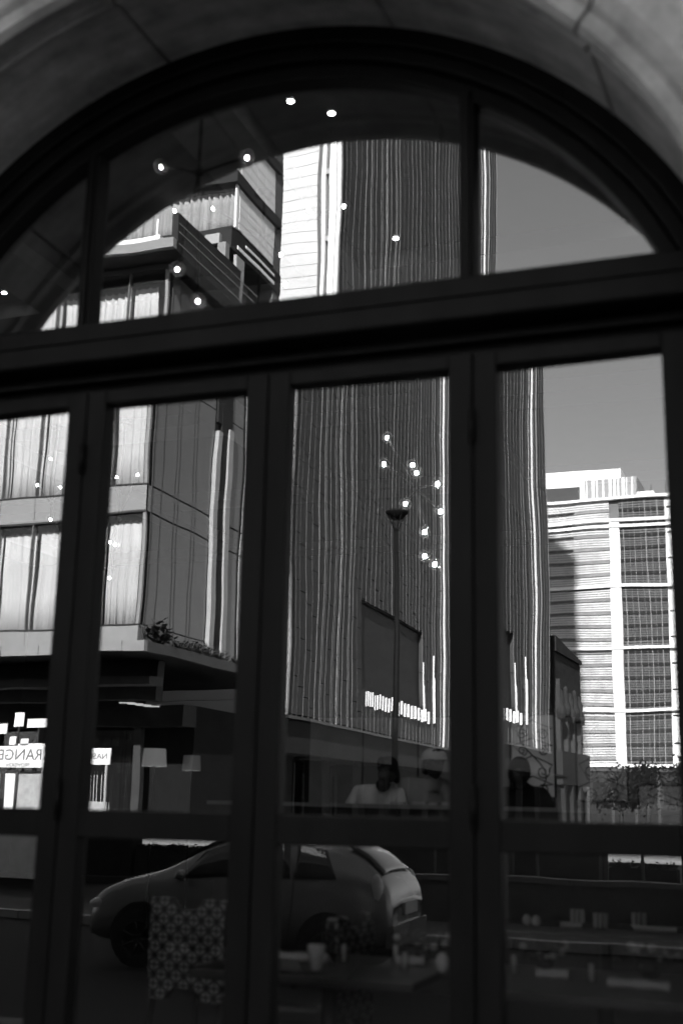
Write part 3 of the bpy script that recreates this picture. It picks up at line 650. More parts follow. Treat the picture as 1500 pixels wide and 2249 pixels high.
# upper curtained boxes
UX = -17.66
Bx('upper_slab', DARKC, cbld, -50, UX + .02, 36.4, 41, 19.2, 20.05); Bx('slab_edge', SHADE, cbld, -18.6, UX - .35, 36.2, 36.39, 19.35, 19.75)
Bx('balcony_edge', WHITE, cbld, UX + .03, UX + .06, 36.9, 40.3, 19.36, 19.5); Bx('balcony_edge', WHITE, cbld, UX + .03, UX + .06, 37.6, 40.3, 19.72, 19.82)
for lv, (za, zb) in enumerate(((20.15, 21.9), (22.35, 24.3))):
    Bx('upper_core', MATS['dim_room'], cbld, -50, UX - .6, 37.4, 41, za - .1, zb + .1)
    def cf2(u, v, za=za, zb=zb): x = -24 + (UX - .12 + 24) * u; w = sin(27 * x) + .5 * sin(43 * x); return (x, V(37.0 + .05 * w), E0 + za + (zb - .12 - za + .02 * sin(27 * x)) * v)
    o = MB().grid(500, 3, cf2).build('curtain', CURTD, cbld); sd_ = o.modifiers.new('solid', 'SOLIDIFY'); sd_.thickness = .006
    for j in range(5): Bx('window_pane', WPANE, cbld, UX - .05 - (j + 1) * 1.3, UX - .1 - j * 1.3, 36.72, 36.74, za, zb)
    Bx('corner_post', WHITE, cbld, UX - .08, UX, 36.74, 36.95, za, zb)
    for k in range(4): Bx('side_panel', mat('reflection_pale_panel', .80, .12, .9, var=.06), cbld, UX - .06, UX, 37.05 + k * .8, 37.05 + k * .8 + .78, za + .04, zb - .05)  # pale base colour stands in for sunlit white mirrored in the glass
    for k in range(1, 5): Bx('side_rail', SHADE, cbld, UX + .001, UX + .006, 37.05, 40.25, za + k * (zb - za) / 5, za + k * (zb - za) / 5 + .008)
    Bx('slab_band', DARKC, cbld, -50, UX + .1, 36.5, 40.6, zb, zb + .43)
Bx('end_wall', mat('end_wall_grey', .09, .6, .3), cbld, -22, UX - .02, 40.35, 41, 4.4, 26)
# podium below the canopy
Bx('podium_wall', mat('podium_stone', .035, .7, .2, var=.2), cbld, -50, -17.9, 33.8, 34.2, 2.9, 4.10); Bx('podium_step', mat('podium_band', .08, .7, .2), cbld, -50, -17.7, 33.0, 33.78, 3.3, 3.55)
Bx('podium_core', mat('podium_dark', .008, .8, .1), cbld, -50, -17.9, 36.5, 41, -1.33, 2.9); Bx('podium_lintel', DARKC, cbld, -50, -17.8, 35.5, 36.4, 2.2, 2.88)
for i in range(8):
    Bx('podium_column', mat('pale_column', .03, .6, .3), cbld, -19.6 - i * 2.6, -19.35 - i * 2.6, 35.6, 35.85, -1.33, 2.2)
for i in range(6): Bx('shopfront_glass', WPANE, cbld, -22.2 - i * 2.6, -19.7 - i * 2.6, 36.3, 36.32, -1.33, 2.1)
for i in range(9): Bx('canopy_light', mat('canopy_light_strip', .6, emit=.35, var=0), cbld, -19.5 + .12 * i, -18.9 + .1 * i, 34.3 + .35 * i, 34.34 + .35 * i, 2.82, 2.86)
def plant(name, label, cat, x, Y, z, h, w, n, leafl, m, gp=None):
    t = thing(name, label, cat, (x, V(Y), z), gp); r = random.Random(int(abs(x) * 77) + n)
    s_ = MB(); l = MB()
    for i in range(n):
        a = r.uniform(0, 6.28); el = r.uniform(.25, 1.45); L = h * r.uniform(.6, 1.0)
        p0 = Vector((x + r.uniform(-.04, .04), V(Y), z)); d = Vector((cos(a) * cos(el) * w / h, sin(a) * cos(el) * w / h, sin(el)))
        p1 = p0 + d * L; s_.tube([p0, p1], [.012, .004], 4)
        for q in range(5):
            c = p0 + d * L * r.uniform(.4, 1.0); a2 = r.uniform(0, 6.28); u = Vector((cos(a2), sin(a2), r.uniform(-.3, .8))) * leafl; v_ = Vector((-sin(a2), cos(a2), .2)) * leafl * .28
            b = len(l.v); l.v += [tuple(c), tuple(c + u * .5 + v_), tuple(c + u), tuple(c + u * .5 - v_)]; l.f.append((b, b + 1, b + 2, b + 3))
    s_.build('stem', m, t); l.build('foliage', m, t); return t
LEAF = mat('foliage', .035, .6, .3, var=.4, scale=6)
plant('spiky_plant', 'spiky palm-like plant at the corner of the canopy roof garden', 'plant', -17.35, 32.6, E0 + 4.4, .75, .5, 60, .22, LEAF)
for i, (yq, hh) in enumerate(((34.0, .35), (34.7, .45), (35.4, .55), (36.1, .5), (37.0, .4), (38.4, .35))):
    plant('roof_shrub', ['small low shrub nearest the corner on the canopy roof', 'second low shrub on the canopy roof edge', 'tallest shrub on the canopy roof edge', 'broad shrub before the upright fins', 'shrub at the foot of the upright fins', 'farthest shrub on the canopy roof'][i], 'shrub', -17.35, yq, E0 + 4.4, hh, .5, 40, .1, LEAF, 'shrubs on the canopy roof')

# ---- shop signs under the canopy (read mirrored in the glass)
def text_part(s_, size, x, y, z, m, parent, rotz=pi, depth=.008, font_scale=(1, 1)):
    cu = bpy.data.curves.new('lettering', 'FONT'); cu.body = s_; cu.size = size; cu.extrude = depth; cu.align_x = 'CENTER'; cu.align_y = 'CENTER'
    ob = bpy.data.objects.new('tmp', cu); C.objects.link(ob); dg_ = bpy.context.evaluated_depsgraph_get()
    me = bpy.data.meshes.new_from_object(ob.evaluated_get(dg_)); bpy.data.objects.remove(ob)
    me.materials.clear(); me.materials.append(m)
    o = bpy.data.objects.new('lettering', me); C.objects.link(o); o.parent = parent; org = ORG[parent]; o.location = Vector((x, y, z)) - org; o.rotation_euler = (pi / 2, 0, rotz); o.scale = (font_scale[0], font_scale[1], 1)
    return o
SIGN = mat('sign_white', .72, .6, .2, var=.05); INK = mat('sign_grey', .14, .6, .2, var=.1)
def sign(label, xc, Y, z0, z1, w, texts, legs=True):
    y = V(Y); t = thing('shop_sign', label, 'sign', (xc, y, .42))
    bx('sign_board', SIGN, t, xc - w / 2, xc + w / 2, y - .06, y, z0 + E0, z1 + E0)
    for s_, size, dx, z in texts: text_part(s_, size, xc + dx, y + .004, z + E0, INK, t)
    for x in (xc - w / 2 + .1, xc + w / 2 - .1): bx('post', SHADE, t, x - .03, x + .03, y - .058, y - .002, .42, z0 + E0 - .001)
    return t
SY = 31.4
sign('wide white sign board lettered RANGE above PROVISION, under the canopy', -22.40, SY, .76, 1.40, 1.80, (('RANGE', .46, 0, 1.12), ('PROVISION', .15, -.05, .83)))
sign('small white sign board lettered NASH beside the wide one', -18.72, SY, .84, 1.32, 1.34, (('NASH', .24, .28, 1.08),))
for i, (x, z0, z1, w) in enumerate(((-22.25, -1.2, .70, .30), (-21.72, -1.2, .70, .34), (-20.95, -1.2, .66, .95), (-18.8, -1.25, -.2, 1.3), (-20.9, 1.95, 2.22, .85), (-21.62, 2.0, 2.42, .32), (-22.3, 1.8, 2.1, .6), (-21.75, 1.45, 1.70, .22), (-21.35, 1.43, 1.62, .25), (-21.0, 1.42, 1.47, 1.1))):
    x = x if i == 3 else x - 1.18
    t = thing('window_banner', ['narrow white banner at the far left under the wide sign', 'second narrow white banner under the wide sign', 'broad pale banner under the wide sign', 'low pale panel below the small sign', 'long pale window strip high above the wide sign', 'small tall white window above the wide sign', 'white window at the far left above the sign', 'small square white notice on top of the wide sign', 'small white notice right of the square one', 'thin pale ledge on top of the wide sign'][i], 'banner', (x, V(SY + .3), .42), 'pale panels on the shopfront')
    bx('panel', SIGN if i not in (2, 3) else mat('pale_grey_banner', .30, .6, .2, var=.3), t, x - w / 2, x + w / 2, V(SY + .32), V(SY + .3), z0 + E0, z1 + E0); bx('support', MULL, t, x - .02, x + .02, V(SY + .38), V(SY + .322), .42, z1 + E0)
for i, xq in enumerate((-18.9, -18.8, -18.7, -18.55)):
    tag(MB().tube([(xq, V(SY + .5), .42), (xq, V(SY + .5), 2.4)], .012, 6).build('slim_rod', SHADE, origin=(xq, V(SY + .5), .42)), ['thin pale rod under the small sign, leftmost', 'second thin pale rod under the small sign', 'third thin pale rod under the small sign', 'thin pale rod furthest right under the small sign'][i], 'rod', 'thin rods under the small sign')

# ---- ribbed tower
XT = -18.0; TN, TF = 48.2, 82.2; H = 213.0
tow = thing('ribbed_tower', 'very tall tower clad in thin vertical fins with a white end wall', 'tower', (-30, V(65), 0))
m = MB(); cut = 8.2
m.prism([(-55, 3.45 + E0), (XT - .25, 3.45 + E0), (XT - .25, H - 7), (XT - 8, H), (-55, H)], 'y', V(TF), V(TN + .4))
m.build('tower_mass', mat('tower_core', .02, .6, .3), tow)
RC = random.Random(5)
NF = 42; sp = (TF - TN) / NF
pan = MB(); HY0, HY1 = 59.0, 72.2
for i in range(NF):
    ya = TN + i * sp; z = 3.55 - RC.random() * 0.0; off = (i * 0.42) % 2.1
    proud = RC.choice((0.0, .003, .006, .012)); z = 3.5; first = True
    while z < 66:
        zn = z + (2.1 - off if first and off > .4 else 2.1) ; first = False
        mid = (z + zn) / 2
        if HY0 <= ya < HY1 and zn > 5.5 and z < 10.1:
            if z < 5.5: pan.box(XT - .24, XT - proud, V(ya + .02), V(ya + sp - .02), z + E0, 5.5 + E0)
            if zn > 10.14: pan.box(XT - .24, XT - proud, V(ya + .006), V(ya + sp - .006), 10.14 + E0, zn - .035 + E0)
            z = zn; continue
        pan.box(XT - .24, XT - proud, V(ya + .006), V(ya + sp - .006), z + .02 + E0, zn - .02 + E0)
        z = zn
    pan.box(XT - .24, XT - proud, V(ya + .006), V(ya + sp - .006), z + .02 + E0, 180)
pan.build('wall_panel', FPANEL, tow, kind='stuff')
hb = Bx('recess_back', mat('recess_glass', .008, .5, .1), tow, XT - .85, XT - .8, HY0 - .5, HY1 + .5, 5.3, 10.4)
for z in (6.9, 8.4): Bx('recess_rail', MULL, tow, XT - .78, XT - .74, HY0, HY1, z, z + .06)
for yq in (61.5, 64.5, 68.0): Bx('recess_rail', MULL, tow, XT - .78, XT - .74, yq, yq + .08, 5.3, 10.3)
Bx('recess_head', DARKC, tow, XT - .8, XT - .1, HY0, HY1, 10.05, 10.2)
RC = random.Random(9)
for i in range(NF + 1):
    ya = TN + i * sp; d = RC.choice((.004, .007, .009, .012, .020)); w = .03; zt = 178.0
    if i == 0: d, w = .16, .2
    if i == 37: ya, d, w = 78.1, .12, .06
    if i == 39: ya, d, w = 79.6, .08, .05
    z0 = 3.42 + .03 * (i % 2)
    if HY0 <= ya <= HY1:
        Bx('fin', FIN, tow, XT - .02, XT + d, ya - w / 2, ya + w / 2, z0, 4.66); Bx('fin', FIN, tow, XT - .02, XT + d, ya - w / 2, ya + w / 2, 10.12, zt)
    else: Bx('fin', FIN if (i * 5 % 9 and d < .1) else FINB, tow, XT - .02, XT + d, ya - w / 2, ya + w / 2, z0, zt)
    if RC.random() < .18 and not (HY0 - .5 < ya < HY1 + .5): Bx('fin', FIN, tow, XT - .02, XT + .006, ya + .22, ya + .26, z0, zt)
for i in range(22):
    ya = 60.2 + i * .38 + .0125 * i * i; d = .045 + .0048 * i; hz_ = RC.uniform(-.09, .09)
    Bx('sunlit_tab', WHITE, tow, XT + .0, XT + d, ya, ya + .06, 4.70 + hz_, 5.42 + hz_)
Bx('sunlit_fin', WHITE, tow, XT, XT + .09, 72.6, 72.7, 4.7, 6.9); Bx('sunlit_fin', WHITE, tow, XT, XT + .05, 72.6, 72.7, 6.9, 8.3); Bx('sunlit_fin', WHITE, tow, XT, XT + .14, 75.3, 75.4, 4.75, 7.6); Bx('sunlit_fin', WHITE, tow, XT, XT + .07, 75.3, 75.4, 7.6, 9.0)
Bx('base_rail', MULL, tow, XT - .05, XT + .12, TN, TF, 3.30, 3.42)
m = MB(); z = 3.5
while z < 70: m.box(-26, -18.98, V(TN + .05), V(TN + .35), z + .012 + E0, z + .56 + E0); z += .57
m.box(-26, -18.98, V(TN + .05), V(TN + .35), z + E0, 180)
m.build('white_cladding_board', mat('white_board', .50, .6, .2, var=.06, scale=.3), tow, kind='stuff')
Bx('grey_reveal', mat('reveal_grey', .10, .6, .2), tow, -18.96, -18.74, TN + .12, TN + .3, 3.5, 178); Bx('white_pilaster', WHITE, tow, -18.73, -18.56, TN - .1, TN + .3, 3.5, 178); Bx('dark_slot', MULL, tow, -18.555, -18.335, TN + .2, TN + .35, 3.5, 178)
Bx('white_pilaster', WHITE, tow, -18.33, -18.02, TN - .25, TN + .2, 3.5, 178)
for i in range(20): Bx('slot_bracket', SHADE, tow, -18.555, -18.335, TN - .05, TN + .18, 5 + i * 3.35, 5.25 + i * 3.35)
# podium of the tower
Bx('added_shading_canopy', mat('added_canopy_dark', .012, .7, .2), tow, XT - .08, XT + 1.25, TN - 3, TF, 1.78, 1.90)  # canopy added to keep the sun off the podium pillars
for i in range(8): Bx('added_canopy_bracket', MULL, tow, XT - .08, XT + 1.1, TN + 2 + i * 4.5, TN + 2.08 + i * 4.5, 1.66, 1.778)  # brackets of the added canopy
POD = mat('podium_plaster', .022, .8, .2, var=.35, scale=1.2, bump=.4)
Bx('podium_upper_wall', POD, tow, -50, XT - .1, TN + .6, TF, 1.75, 3.29)
Bx('podium_back', MATS['podium_dark'], tow, -50, XT - 2.2, TN + .6, TF, -1.86, 1.75)
for i, yq in enumerate((49.0, 53.8, 58.6, 63.4, 68.2, 73.0, 77.8)):
    Bx('pillar', mat('dark_pillar', .010, .8, .1), tow, XT - .9, XT - .12, yq, yq + 1.1, -1.86, 1.748)
    Bx('door_panel', mat('service_door', .012, .7, .2), tow, XT - 1.6, XT - 1.5, yq + 1.4, yq + 3.6, -1.86, 1.2)
    Bx('light_edge', mat('door_trim', .035, .6, .2), tow, XT - .1, XT - .06, yq + 1.12, yq + 1.2, -1.8, 1.5)

# ---- small ornate building past the tower
old = thing('ornate_stone_building', 'narrow dark stone building with carved figures past the ribbed tower', 'building', (-22, V(97), 0))
OST = mat('old_dark_stone', .025, .8, .2, var=.5, scale=1, bump=.6)
Bx('wall', OST, old, -40, -20.2, 94, 104, -1.8, 11.6)
old_c = MB(); old_c.prism([(V(93.8), 11.6 + E0), (V(104), 11.6 + E0), (V(104), 11.9 + E0), (V(93.8), 12.8 + E0)], 'x', -40, -20.0); old_c.build('cornice', OST, old)
for i in range(4): Bx('buttress', mat('buttress_stone', .03, .7, .3, var=.3), old, -20.2, -19.9, 94.5 + i * 2.4, 95.0 + i * 2.4, 2.0, 9.5 - i)
for i in range(5): MB().lathe([(0.0, 0), (.35, .1), (.42, .7), (.25, 1.2), (.3, 1.7), (.18, 1.95), (.2, 2.25), (0, 2.45)], (-19.9, V(94.8 + i * 1.7), 8 + .4 * (i % 2)), 10).build('carved_figure', OST, old)
Bx('pale_base', mat('old_base_stone', .02, .8, .2), old, -40, -19.6, 93.5, 104, 1.5, 4.0)
for i in range(3): Bx('base_pillar', MATS['old_base_stone'], old, -19.9, -19.6, 94 + i * 3, 94.6 + i * 3, -1.8, 1.48)

# ---- sunlit high-rise
YR = 320.0
hr_ = thing('slatted_high_rise', 'white high-rise with slatted floors, white column and stepped roof, half in shadow', 'high-rise', (-55, V(330), 0))
xa, xm0, xm1, xbk, xcorn = -82.0, -53.7, -51.0, -39.4, -35.2
Bx('core_wall', mat('highrise_core', .10, .5, .4, var=.3, scale=.1), hr_, xa, xbk, YR + .6, YR + 30, -1.7, 79.5)
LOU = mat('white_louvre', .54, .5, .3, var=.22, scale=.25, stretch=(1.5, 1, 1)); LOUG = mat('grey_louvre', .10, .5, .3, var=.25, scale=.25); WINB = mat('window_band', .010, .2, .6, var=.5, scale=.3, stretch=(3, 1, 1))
nf = 23; fh = 3.42
lv = MB(); lg = MB(); ml = MB()
for i in range(nf):
    z0 = 1.0 + i * fh; band = .82
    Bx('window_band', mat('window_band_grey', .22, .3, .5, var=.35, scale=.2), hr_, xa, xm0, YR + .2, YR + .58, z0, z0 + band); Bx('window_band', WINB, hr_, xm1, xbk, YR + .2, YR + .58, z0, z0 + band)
    k = 0; z = z0 + band + .02
    while z < z0 + fh - .3:
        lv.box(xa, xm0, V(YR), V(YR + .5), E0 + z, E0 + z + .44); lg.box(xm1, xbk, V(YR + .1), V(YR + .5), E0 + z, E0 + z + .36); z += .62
    for x_ in (-50, -48.3, -46.9, -45.2, -44.0, -42.6, -41.2): ml.box(x_, x_ + .05 + .05 * ((i * 3 + int(-x_)) % 3), V(YR - .05), V(YR + .06), E0 + z0, E0 + z0 + fh)
    for q in range(4): x_ = xm0 - 9.5 - q * 2.3; ml.box(x_, x_ + .05, V(YR - .08), V(YR - .01), E0 + z0, E0 + z0 + fh)
    Bx('dark_window_row', WINB, hr_, xa, -63.2, YR + .12, YR + .18, z0 + .1, z0 + .66)
    if i % 2 == 0: Bx('vent_slot', WINB, hr_, xbk + .3, xbk + 2.0, YR + .28, YR + .30, z0 + .4, z0 + .85)
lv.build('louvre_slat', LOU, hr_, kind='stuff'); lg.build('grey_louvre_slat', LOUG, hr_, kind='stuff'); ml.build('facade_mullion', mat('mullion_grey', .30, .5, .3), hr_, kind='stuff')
Bx('white_column', WHITE, hr_, xm0, xm1, YR - .6, YR + .5, -1.5, 73.2); Bx('white_end_bay', WHITE, hr_, xbk, xcorn, YR + .32, YR + 30, -1.5, 79.2)
Bx('corner_column', WHITE, hr_, xcorn - 1.9, xcorn, YR - .8, YR + .3, -1.5, 79.8); Bx('corner_shadow_gap', MULL, hr_, xcorn - 2.25, xcorn - 1.95, YR + .2, YR + .3, -1.5, 74)
for z in (73.4, 71.8, 55.8, 39.6, 23.4, 9.5): Bx('horizontal_band', WHITE, hr_, xa, xcorn, YR - .9, YR + .1, z, z + .75)
Bx('roof_slab', WHITE, hr_, xa, xcorn, YR - 1.0, YR + 30, 79.5, 80.2)
Bx('penthouse', WHITE, hr_, xa, -60.5, YR + 2, YR + 20, 80.2, 86.2); Bx('penthouse_opening', MULL, hr_, xa, -62.0, YR + 1.9, YR + 1.98, 80.8, 84.6)
Bx('plant_screen', mat('screen_grey', .25, .5, .3), hr_, -60.4, -46.2, YR + 3, YR + 18, 80.2, 86.6)
RC = random.Random(3); x_ = -60.2
while x_ < -46.6:
    w = RC.choice((.25, .4, .75)); Bx('screen_slat', WHITE, hr_, x_, x_ + w, YR + 2.6, YR + 2.9, 80.25, 86.5); x_ += w + RC.choice((.5, .8, 1.3))
Bx('roof_box', WHITE, hr_, -74, -50.8, YR + 4, YR + 20, 86.7, 89.6); Bx('roof_box', WHITE, hr_, -46.1, -42, YR + 3, YR + 12, 80.2, 82.0)
for x_ in (-43, -39.4): MB().tube([(x_, V(YR + 6), 80 + E0), (x_, V(YR + 6), 84.5 + E0)], .08, 6).build('mast', MULL, hr_)
# low buildings and trees between
lowb = thing('low_brick_building', 'low dark building in front of the high-rise base', 'building', (-20, V(125), 0))
Bx('wall', mat('low_brick', .02, .8, .2, var=.3), lowb, -26, -8, 122, 135, -1.8, 3.2); Bx('parapet', mat('pier_dark', .05, .8, .2), lowb, -26, -8, 121.8, 122, 3.2, 3.5)
for i in range(7): Bx('window', DGLASS, lowb, -25 + i * 2.3, -23.8 + i * 2.3, 121.9, 121.99, .2, 2.2)
for i in range(8): Bx('pier', mat('pier_dark', .05, .8, .2), lowb, -25.6 + i * 2.3, -25.3 + i * 2.3, 121.7, 121.98, -1.8, 3.1)
def tree(label, x, Y, h, w, seed):
    t = thing('street_tree', label, 'tree', (x, V(Y), 0), 'trees beyond the crossing'); r = random.Random(seed); y = V(Y)
    tr = MB().tube([(x, y, 0), (x + .1, y, h * .3), (x, y, h * .6)], [.2, .14, .06], 8)
    l = MB()
    for b in range(9):
        a = r.uniform(0, 6.28); c = Vector((x + cos(a) * w * .35 * r.random(), y + sin(a) * w * .35 * r.random(), h * r.uniform(.45, .9)))
        tr.tube([(x, y, h * r.uniform(.3, .5)), tuple(c)], [.06, .02], 5)
        for k in range(110):
            d = Vector((r.gauss(0, 1), r.gauss(0, 1), r.gauss(0, .8))) * w * .14; q = c + d; u = Vector((r.uniform(-1, 1), r.uniform(-1, 1), r.uniform(-1, 1))).normalized() * .17; v_ = u.orthogonal().normalized() * .11
            bb = len(l.v); l.v += [tuple(q - u), tuple(q + v_), tuple(q + u), tuple(q - v_)]; l.f.append((bb, bb + 1, bb + 2, bb + 3))
    tr.build('trunk', mat('bark', .04, .9, .2), t); l.build('crown', mat('tree_leaf', .012, .7, .2, var=.4, scale=6), t)
for i, (x, Y, h, w) in enumerate(((-12.6, 88, 4.6, 3.4), (-9.2, 84, 4.9, 3.6), (-15.2, 92, 4.4, 3.2), (-5.5, 86, 4.2, 3.4))):
    tree(['small street tree left of centre below the high-rise', 'rounder street tree right of the high-rise column', 'leftmost small tree beside the ornate building', 'rightmost small street tree'][i], x, Y, h, w, 60 + i)

# ---- street furniture
lx, ly = -.2765 * 26, V(26)
lp = thing('street_lamp', 'tall dark street lamp with a shallow bowl on thin struts', 'street lamp', (lx, ly, 0.02))
LB = mat('lamp_black', .006, .7, .1, var=0)
MB().tube([(lx, ly, 0), (lx, ly, 7.7)], [.085, .055], 12).build('pole', LB, lp); MB().tube([(lx, ly, 0), (lx, ly, 1.1)], .12, 12).build('base', LB, lp)
MB().lathe([(0, 7.98), (.13, 7.98), (.26, 8.12), (.27, 8.16), (0, 8.18)], (lx, ly, 0), 28).build('bowl', LB, lp)
for k in range(8):
    a = 2 * pi * k / 8; MB().tube([(lx + .02 * cos(a), ly + .02 * sin(a), 7.66), (lx + .10 * cos(a), ly + .10 * sin(a), 7.86), (lx + .20 * cos(a), ly + .20 * sin(a), 8.05)], .009, 5).build('strut', LB, lp)
def hedge(label, x0, x1, Y, h, seed, d=.5, zb=-.11):
    t = thing('clipped_hedge', label, 'hedge', ((x0 + x1) / 2, V(Y), zb)); r = random.Random(seed)
    bx('core', mat('hedge_core', .015, .9, .1), t, x0, x1, V(Y) - d / 2, V(Y) + d / 2, zb, zb + h - .08)
    l = MB()
    for k in range(int((x1 - x0) * 420)):
        q = Vector((r.uniform(x0, x1), V(Y) + r.uniform(-d / 2, d / 2) * 1.1, zb + h - abs(r.gauss(0, .07)) + (r.random() < .12) * r.uniform(0, .08))); u = Vector((r.uniform(-1, 1), r.uniform(-1, 1), r.uniform(-.2, 1))).normalized() * .05; v_ = u.orthogonal().normalized() * .022
        bb = len(l.v); l.v += [tuple(q - u), tuple(q + v_), tuple(q + u), tuple(q - v_)]; l.f.append((bb, bb + 1, bb + 2, bb + 3))
    l.build('leaves', LEAF, t, kind='stuff')
hedge('dark clipped hedge along the far kerb before the corner building', -13.4, -9.2, 24.9, .80, 1)
hedge('dark clipped hedge along the far kerb at the right', -4.2, -2.9, 24.9, .76, 2)
hedge('taller dark hedge at the left end of the far kerb', -20.5, -13.5, 24.9, 1.25, 3)
hedge('taller dark hedge on the far kerb behind the car roof', -9.1, -4.3, 24.9, 1.35, 4)
hedge('taller dark hedge at the right end of the far kerb', -2.8, 1.5, 24.9, 1.3, 5)
lw = thing('low_wall', 'low dark wall with a pale coping at the right of the car', 'wall', (0, V(19), -.11))
bx('wall_face', mat('low_wall_dark', .05, .8, .2, var=.3), lw, -5.6, 5, V(19), V(18.8), -.11, .58); 
for i in range(11): bx('coping_stone', KERB, lw, -5.7 + i * 1.0, -4.71 + i * 1.0, V(19.05), V(18.75), .582, .66)
for i, x in enumerate((-3.6, -2.9, -1.2, -5.0, -4.6)):
    t = thing('sign_pole', ['slim pole left of centre behind the low wall', 'second slim pole behind the low wall', 'slim pole at the right behind the low wall', 'slim pole just right of the car', 'second pole right of the car'][i], 'pole', (x, V(20.5), -.11), 'slim poles behind the low wall')
    MB().tube([(x, V(20.5), -.11), (x, V(20.5), 1.3 + .15 * (i % 2))], .025, 8).build('shaft', mat('pole_grey', .07, .6, .2), t); MB().lathe([(0, .02), (.07, .01), (.08, 0)], (x, V(20.5), -.11), 12).build('foot', SHADE, t)
pw = thing('site_hoarding', 'pale panelled hoarding at the left behind the car', 'hoarding', (-17, V(24), -.11))
for i in range(6): bx('panel', mat('hoarding_grey', .75, .7, .2, var=.1), pw, -20.2 + i * 1.0, -19.22 + i * 1.0, V(22), V(21.95), .05, .95 + .02 * (i % 2))
bx('rail', MULL, pw, -20.3, -14.2, V(22.05), V(22.001), -.11, .04)

# ---- the parked hatchback
car = thing('parked_hatchback', 'silver grey hatchback car parked at the kerb, nose to the left', 'car', (-5.6, V(13.6), -.11))
CP = mat('car_paint', .22, .25, .6, metal=.4, var=.03, scale=2); CG = mat('car_glass', .012, .05, .6, var=0); TY = mat('tyre', .012, .8, .2, var=.1); RIM = mat('rim', .05, .4, .5, metal=.6, var=0)
cx0, cyc = -7.58, V(13.5); zg = -.11; LEN = 3.92
# stations from nose to tail: t, sill z, belt z, roof z, half width at belt, half width at roof
st = [(0.00, .30, .56, .62, .60, .50), (.025, .22, .70, .79, .76, .62), (.08, .20, .80, .90, .82, .66), (.17, .20, .88, 1.0, .86, .68), (.24, .20, .92, 1.06, .87, .66), (.33, .20, .97, 1.28, .87, .60), (.42, .20, .98, 1.43, .87, .58),
      (.52, .20, .99, 1.49, .87, .58), (.64, .20, 1.00, 1.49, .87, .58), (.76, .20, 1.01, 1.45, .87, .57), (.86, .22, 1.02, 1.38, .86, .56), (.92, .24, 1.02, 1.26, .84, .58), (.965, .28, .98, 1.10, .80, .62), (.99, .34, .90, .97, .74, .62), (1.0, .42, .72, .78, .66, .6)]
def sect(s_):
    t, zs, zb, zr, wb, wr = s_
    h = [(wb * .90, zs), (wb, zs + (zb - zs) * .35), (wb * 1.0, zs + (zb - zs) * .7), (wb * .96, zb), (wr + (wb * .96 - wr) * .45, zb + (zr - zb) * .55), (wr, zr - .03), (wr * .5, zr), ]
    return h
m = MB(); nn = 14
for s_ in st:
    h = sect(s_); pts = h + [(-a, b) for a, b in reversed(h)]
    for a, b in pts: m.v.append((cx0 + s_[0] * LEN, cyc + a, zg + b))
for i in range(len(st) - 1):
    for j in range(nn): q = (j + 1) % nn; m.f.append((i * nn + j, i * nn + q, (i + 1) * nn + q, (i + 1) * nn + j))
m.f.append(tuple(range(nn))); m.f.append(tuple(range(len(st) * nn - 1, (len(st) - 1) * nn - 1, -1)))
body = m.build('body', CP, car, smooth=True); sb = body.modifiers.new('sub', 'SUBSURF'); sb.levels = 2; sb.render_levels = 2
def along(t):
    for a, b in zip(st[:-1], st[1:]):
        if a[0] <= t <= b[0]:
            k_ = (t - a[0]) / (b[0] - a[0]); return [a[q] + (b[q] - a[q]) * k_ for q in range(6)]
def sidept(t, f):
    """a point on the cabin side, f = 0 belt line, 1 roof edge"""
    _, zs, zb, zr, wb, wr = along(t); return (wb * .955 + (wr - wb * .955) * f, zb + (zr - .03 - zb) * f)
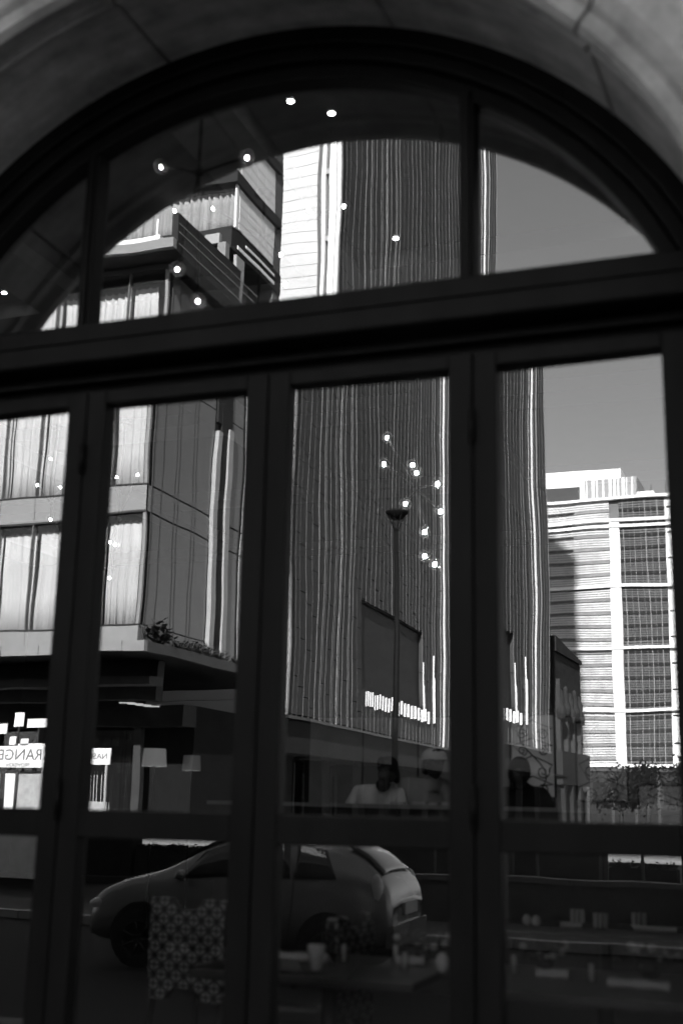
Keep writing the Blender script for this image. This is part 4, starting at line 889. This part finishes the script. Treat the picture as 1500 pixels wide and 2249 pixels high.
for sgn in (1, -1):
    for ta, tb, tc, td in ((.30, .385, .52, .52), (.535, .535, .72, .70), (.735, .72, .86, .80)):      # bottom-left, top-left, bottom-right, top-right
        m = MB(); N = 8
        for i in range(N + 1):
            u = i / N
            for v_ in (0.06, .45, .84):
                tt = (ta + (tc - ta) * u) * (1 - v_) + (tb + (td - tb) * u) * v_; w_, z_ = sidept(tt, v_); m.v.append((cx0 + tt * LEN, cyc + sgn * (w_ + .012), zg + z_))
        for i in range(N):
            for j in range(2): a = i * 3 + j; m.f.append((a, a + 1, a + 4, a + 3))
        o = m.build('side_window', CG, car, smooth=True); sd_ = o.modifiers.new('solid', 'SOLIDIFY'); sd_.thickness = .008
    for tx in (.525, .73):
        m = MB(); pts = [(cx0 + tx * LEN, cyc + sgn * (sidept(tx, f)[0] + .010), zg + sidept(tx, f)[1]) for f in (0, .5, .85)]
        m.tube([(cx0 + tx * LEN - .05, cyc + sgn * .868, zg + .34), (cx0 + tx * LEN, cyc + sgn * .878, zg + .7)] + pts, .005, 4); m.build('door_seam', MULL, car)
    MB().tube([(cx0 + .60 * LEN, cyc + sgn * .885, zg + .84), (cx0 + .62 * LEN, cyc + sgn * .905, zg + .85), (cx0 + .655 * LEN, cyc + sgn * .885, zg + .85)], .012, 6).build('door_handle', CP, car)
    MB().ball((cx0 + .335 * LEN, cyc + sgn * .97, zg + 1.02), .09, 10, 8, (.7, 1, .7)).build('wing_mirror', CP, car)
    MB().ball((cx0 + .055 * LEN, cyc + sgn * .70, zg + .66), .15, 12, 8, (1.2, .6, .45)).build('headlight', mat('lamp_lens', .6, .08, .6, var=0), car)
    MB().ball((cx0 + .955 * LEN, cyc + sgn * .70, zg + .86), .15, 12, 8, (.6, .6, 1.6)).build('tail_light', mat('tail_lens', .5, .08, .6, var=0), car)
    for tx in (.20, .835):
        wx = cx0 + tx * LEN
        MB().lathe([(0, 0), (.33, 0), (.35, -.02), (.35, -.10)], (wx, cyc + sgn * .893, zg + .36), 28, 'y').build('wheel_arch', TY, car) if sgn == 1 else MB().lathe([(0, 0), (.33, 0), (.35, .02), (.35, .10)], (wx, cyc + sgn * .893, zg + .36), 28, 'y').build('wheel_arch', TY, car)
        wl = MB().lathe([(.20, sgn * -.2), (.31, sgn * -.2), (.32, sgn * -.1), (.31, 0), (.20, sgn * .01)], (wx, cyc + sgn * .90, zg + .32), 28, 'y').build('wheel', TY, car)
        rm = MB().lathe([(0, sgn * .0), (.05, sgn * .012), (.06, 0)], (wx, cyc + sgn * .905, zg + .32), 16, 'y'); rm.lathe([(.17, 0), (.20, sgn * .012), (.205, -.0)], (wx, cyc + sgn * .905, zg + .32), 28, 'y')
        for k in range(7): a = 2 * pi * k / 7; rm.tube([(wx + .05 * cos(a), cyc + sgn * .91, zg + .32 + .05 * sin(a)), (wx + .18 * cos(a), cyc + sgn * .91, zg + .32 + .18 * sin(a))], .014, 5)
        rm.build('rim', RIM, wl)
# windscreen and rear window
def cross_pane(name, t0, t1, f):
    m = MB()
    for i in range(7):
        t = t0 + (t1 - t0) * i / 6; _, zs, zb, zr, wb, wr = along(t)
        for j in range(9): a = -1 + j / 4; m.v.append((cx0 + t * LEN, cyc + a * wr * .92, zg + zr + f - .03 * abs(a) ** 3))
    for i in range(6):
        for j in range(8): a = i * 9 + j; m.f.append((a, a + 1, a + 10, a + 9))
    o = m.build(name, CG, car, smooth=True); sd_ = o.modifiers.new('solid', 'SOLIDIFY'); sd_.thickness = .01
cross_pane('windscreen', .25, .41, .012); cross_pane('rear_window', .865, .965, .014)
bx('rear_bumper', CP, car, cx0 + LEN * .985, cx0 + LEN + .03, cyc - .72, cyc + .72, zg + .36, zg + .58)
bx('number_plate', mat('plate', .4, .5, .3), car, cx0 + LEN + .0, cx0 + LEN + .035, cyc - .26, cyc + .26, zg + .66, zg + .78)

# paper cup on the inner sill, and low neighbours that close the view sideways
cup = thing('paper_cup', 'white paper cup on the dark ledge inside the third door leaf', 'cup', (-2.04, .9, 1.38))
cup.location = (-1.93, .62, 1.042); ORG[cup] = Vector(cup.location)
MB().lathe([(0, .002), (.027, .002), (.040, .10), (.041, .104), (.038, .104), (.026, .006)], (-1.93, .62, 1.042), 20).build('cup_wall', CHINA, cup)
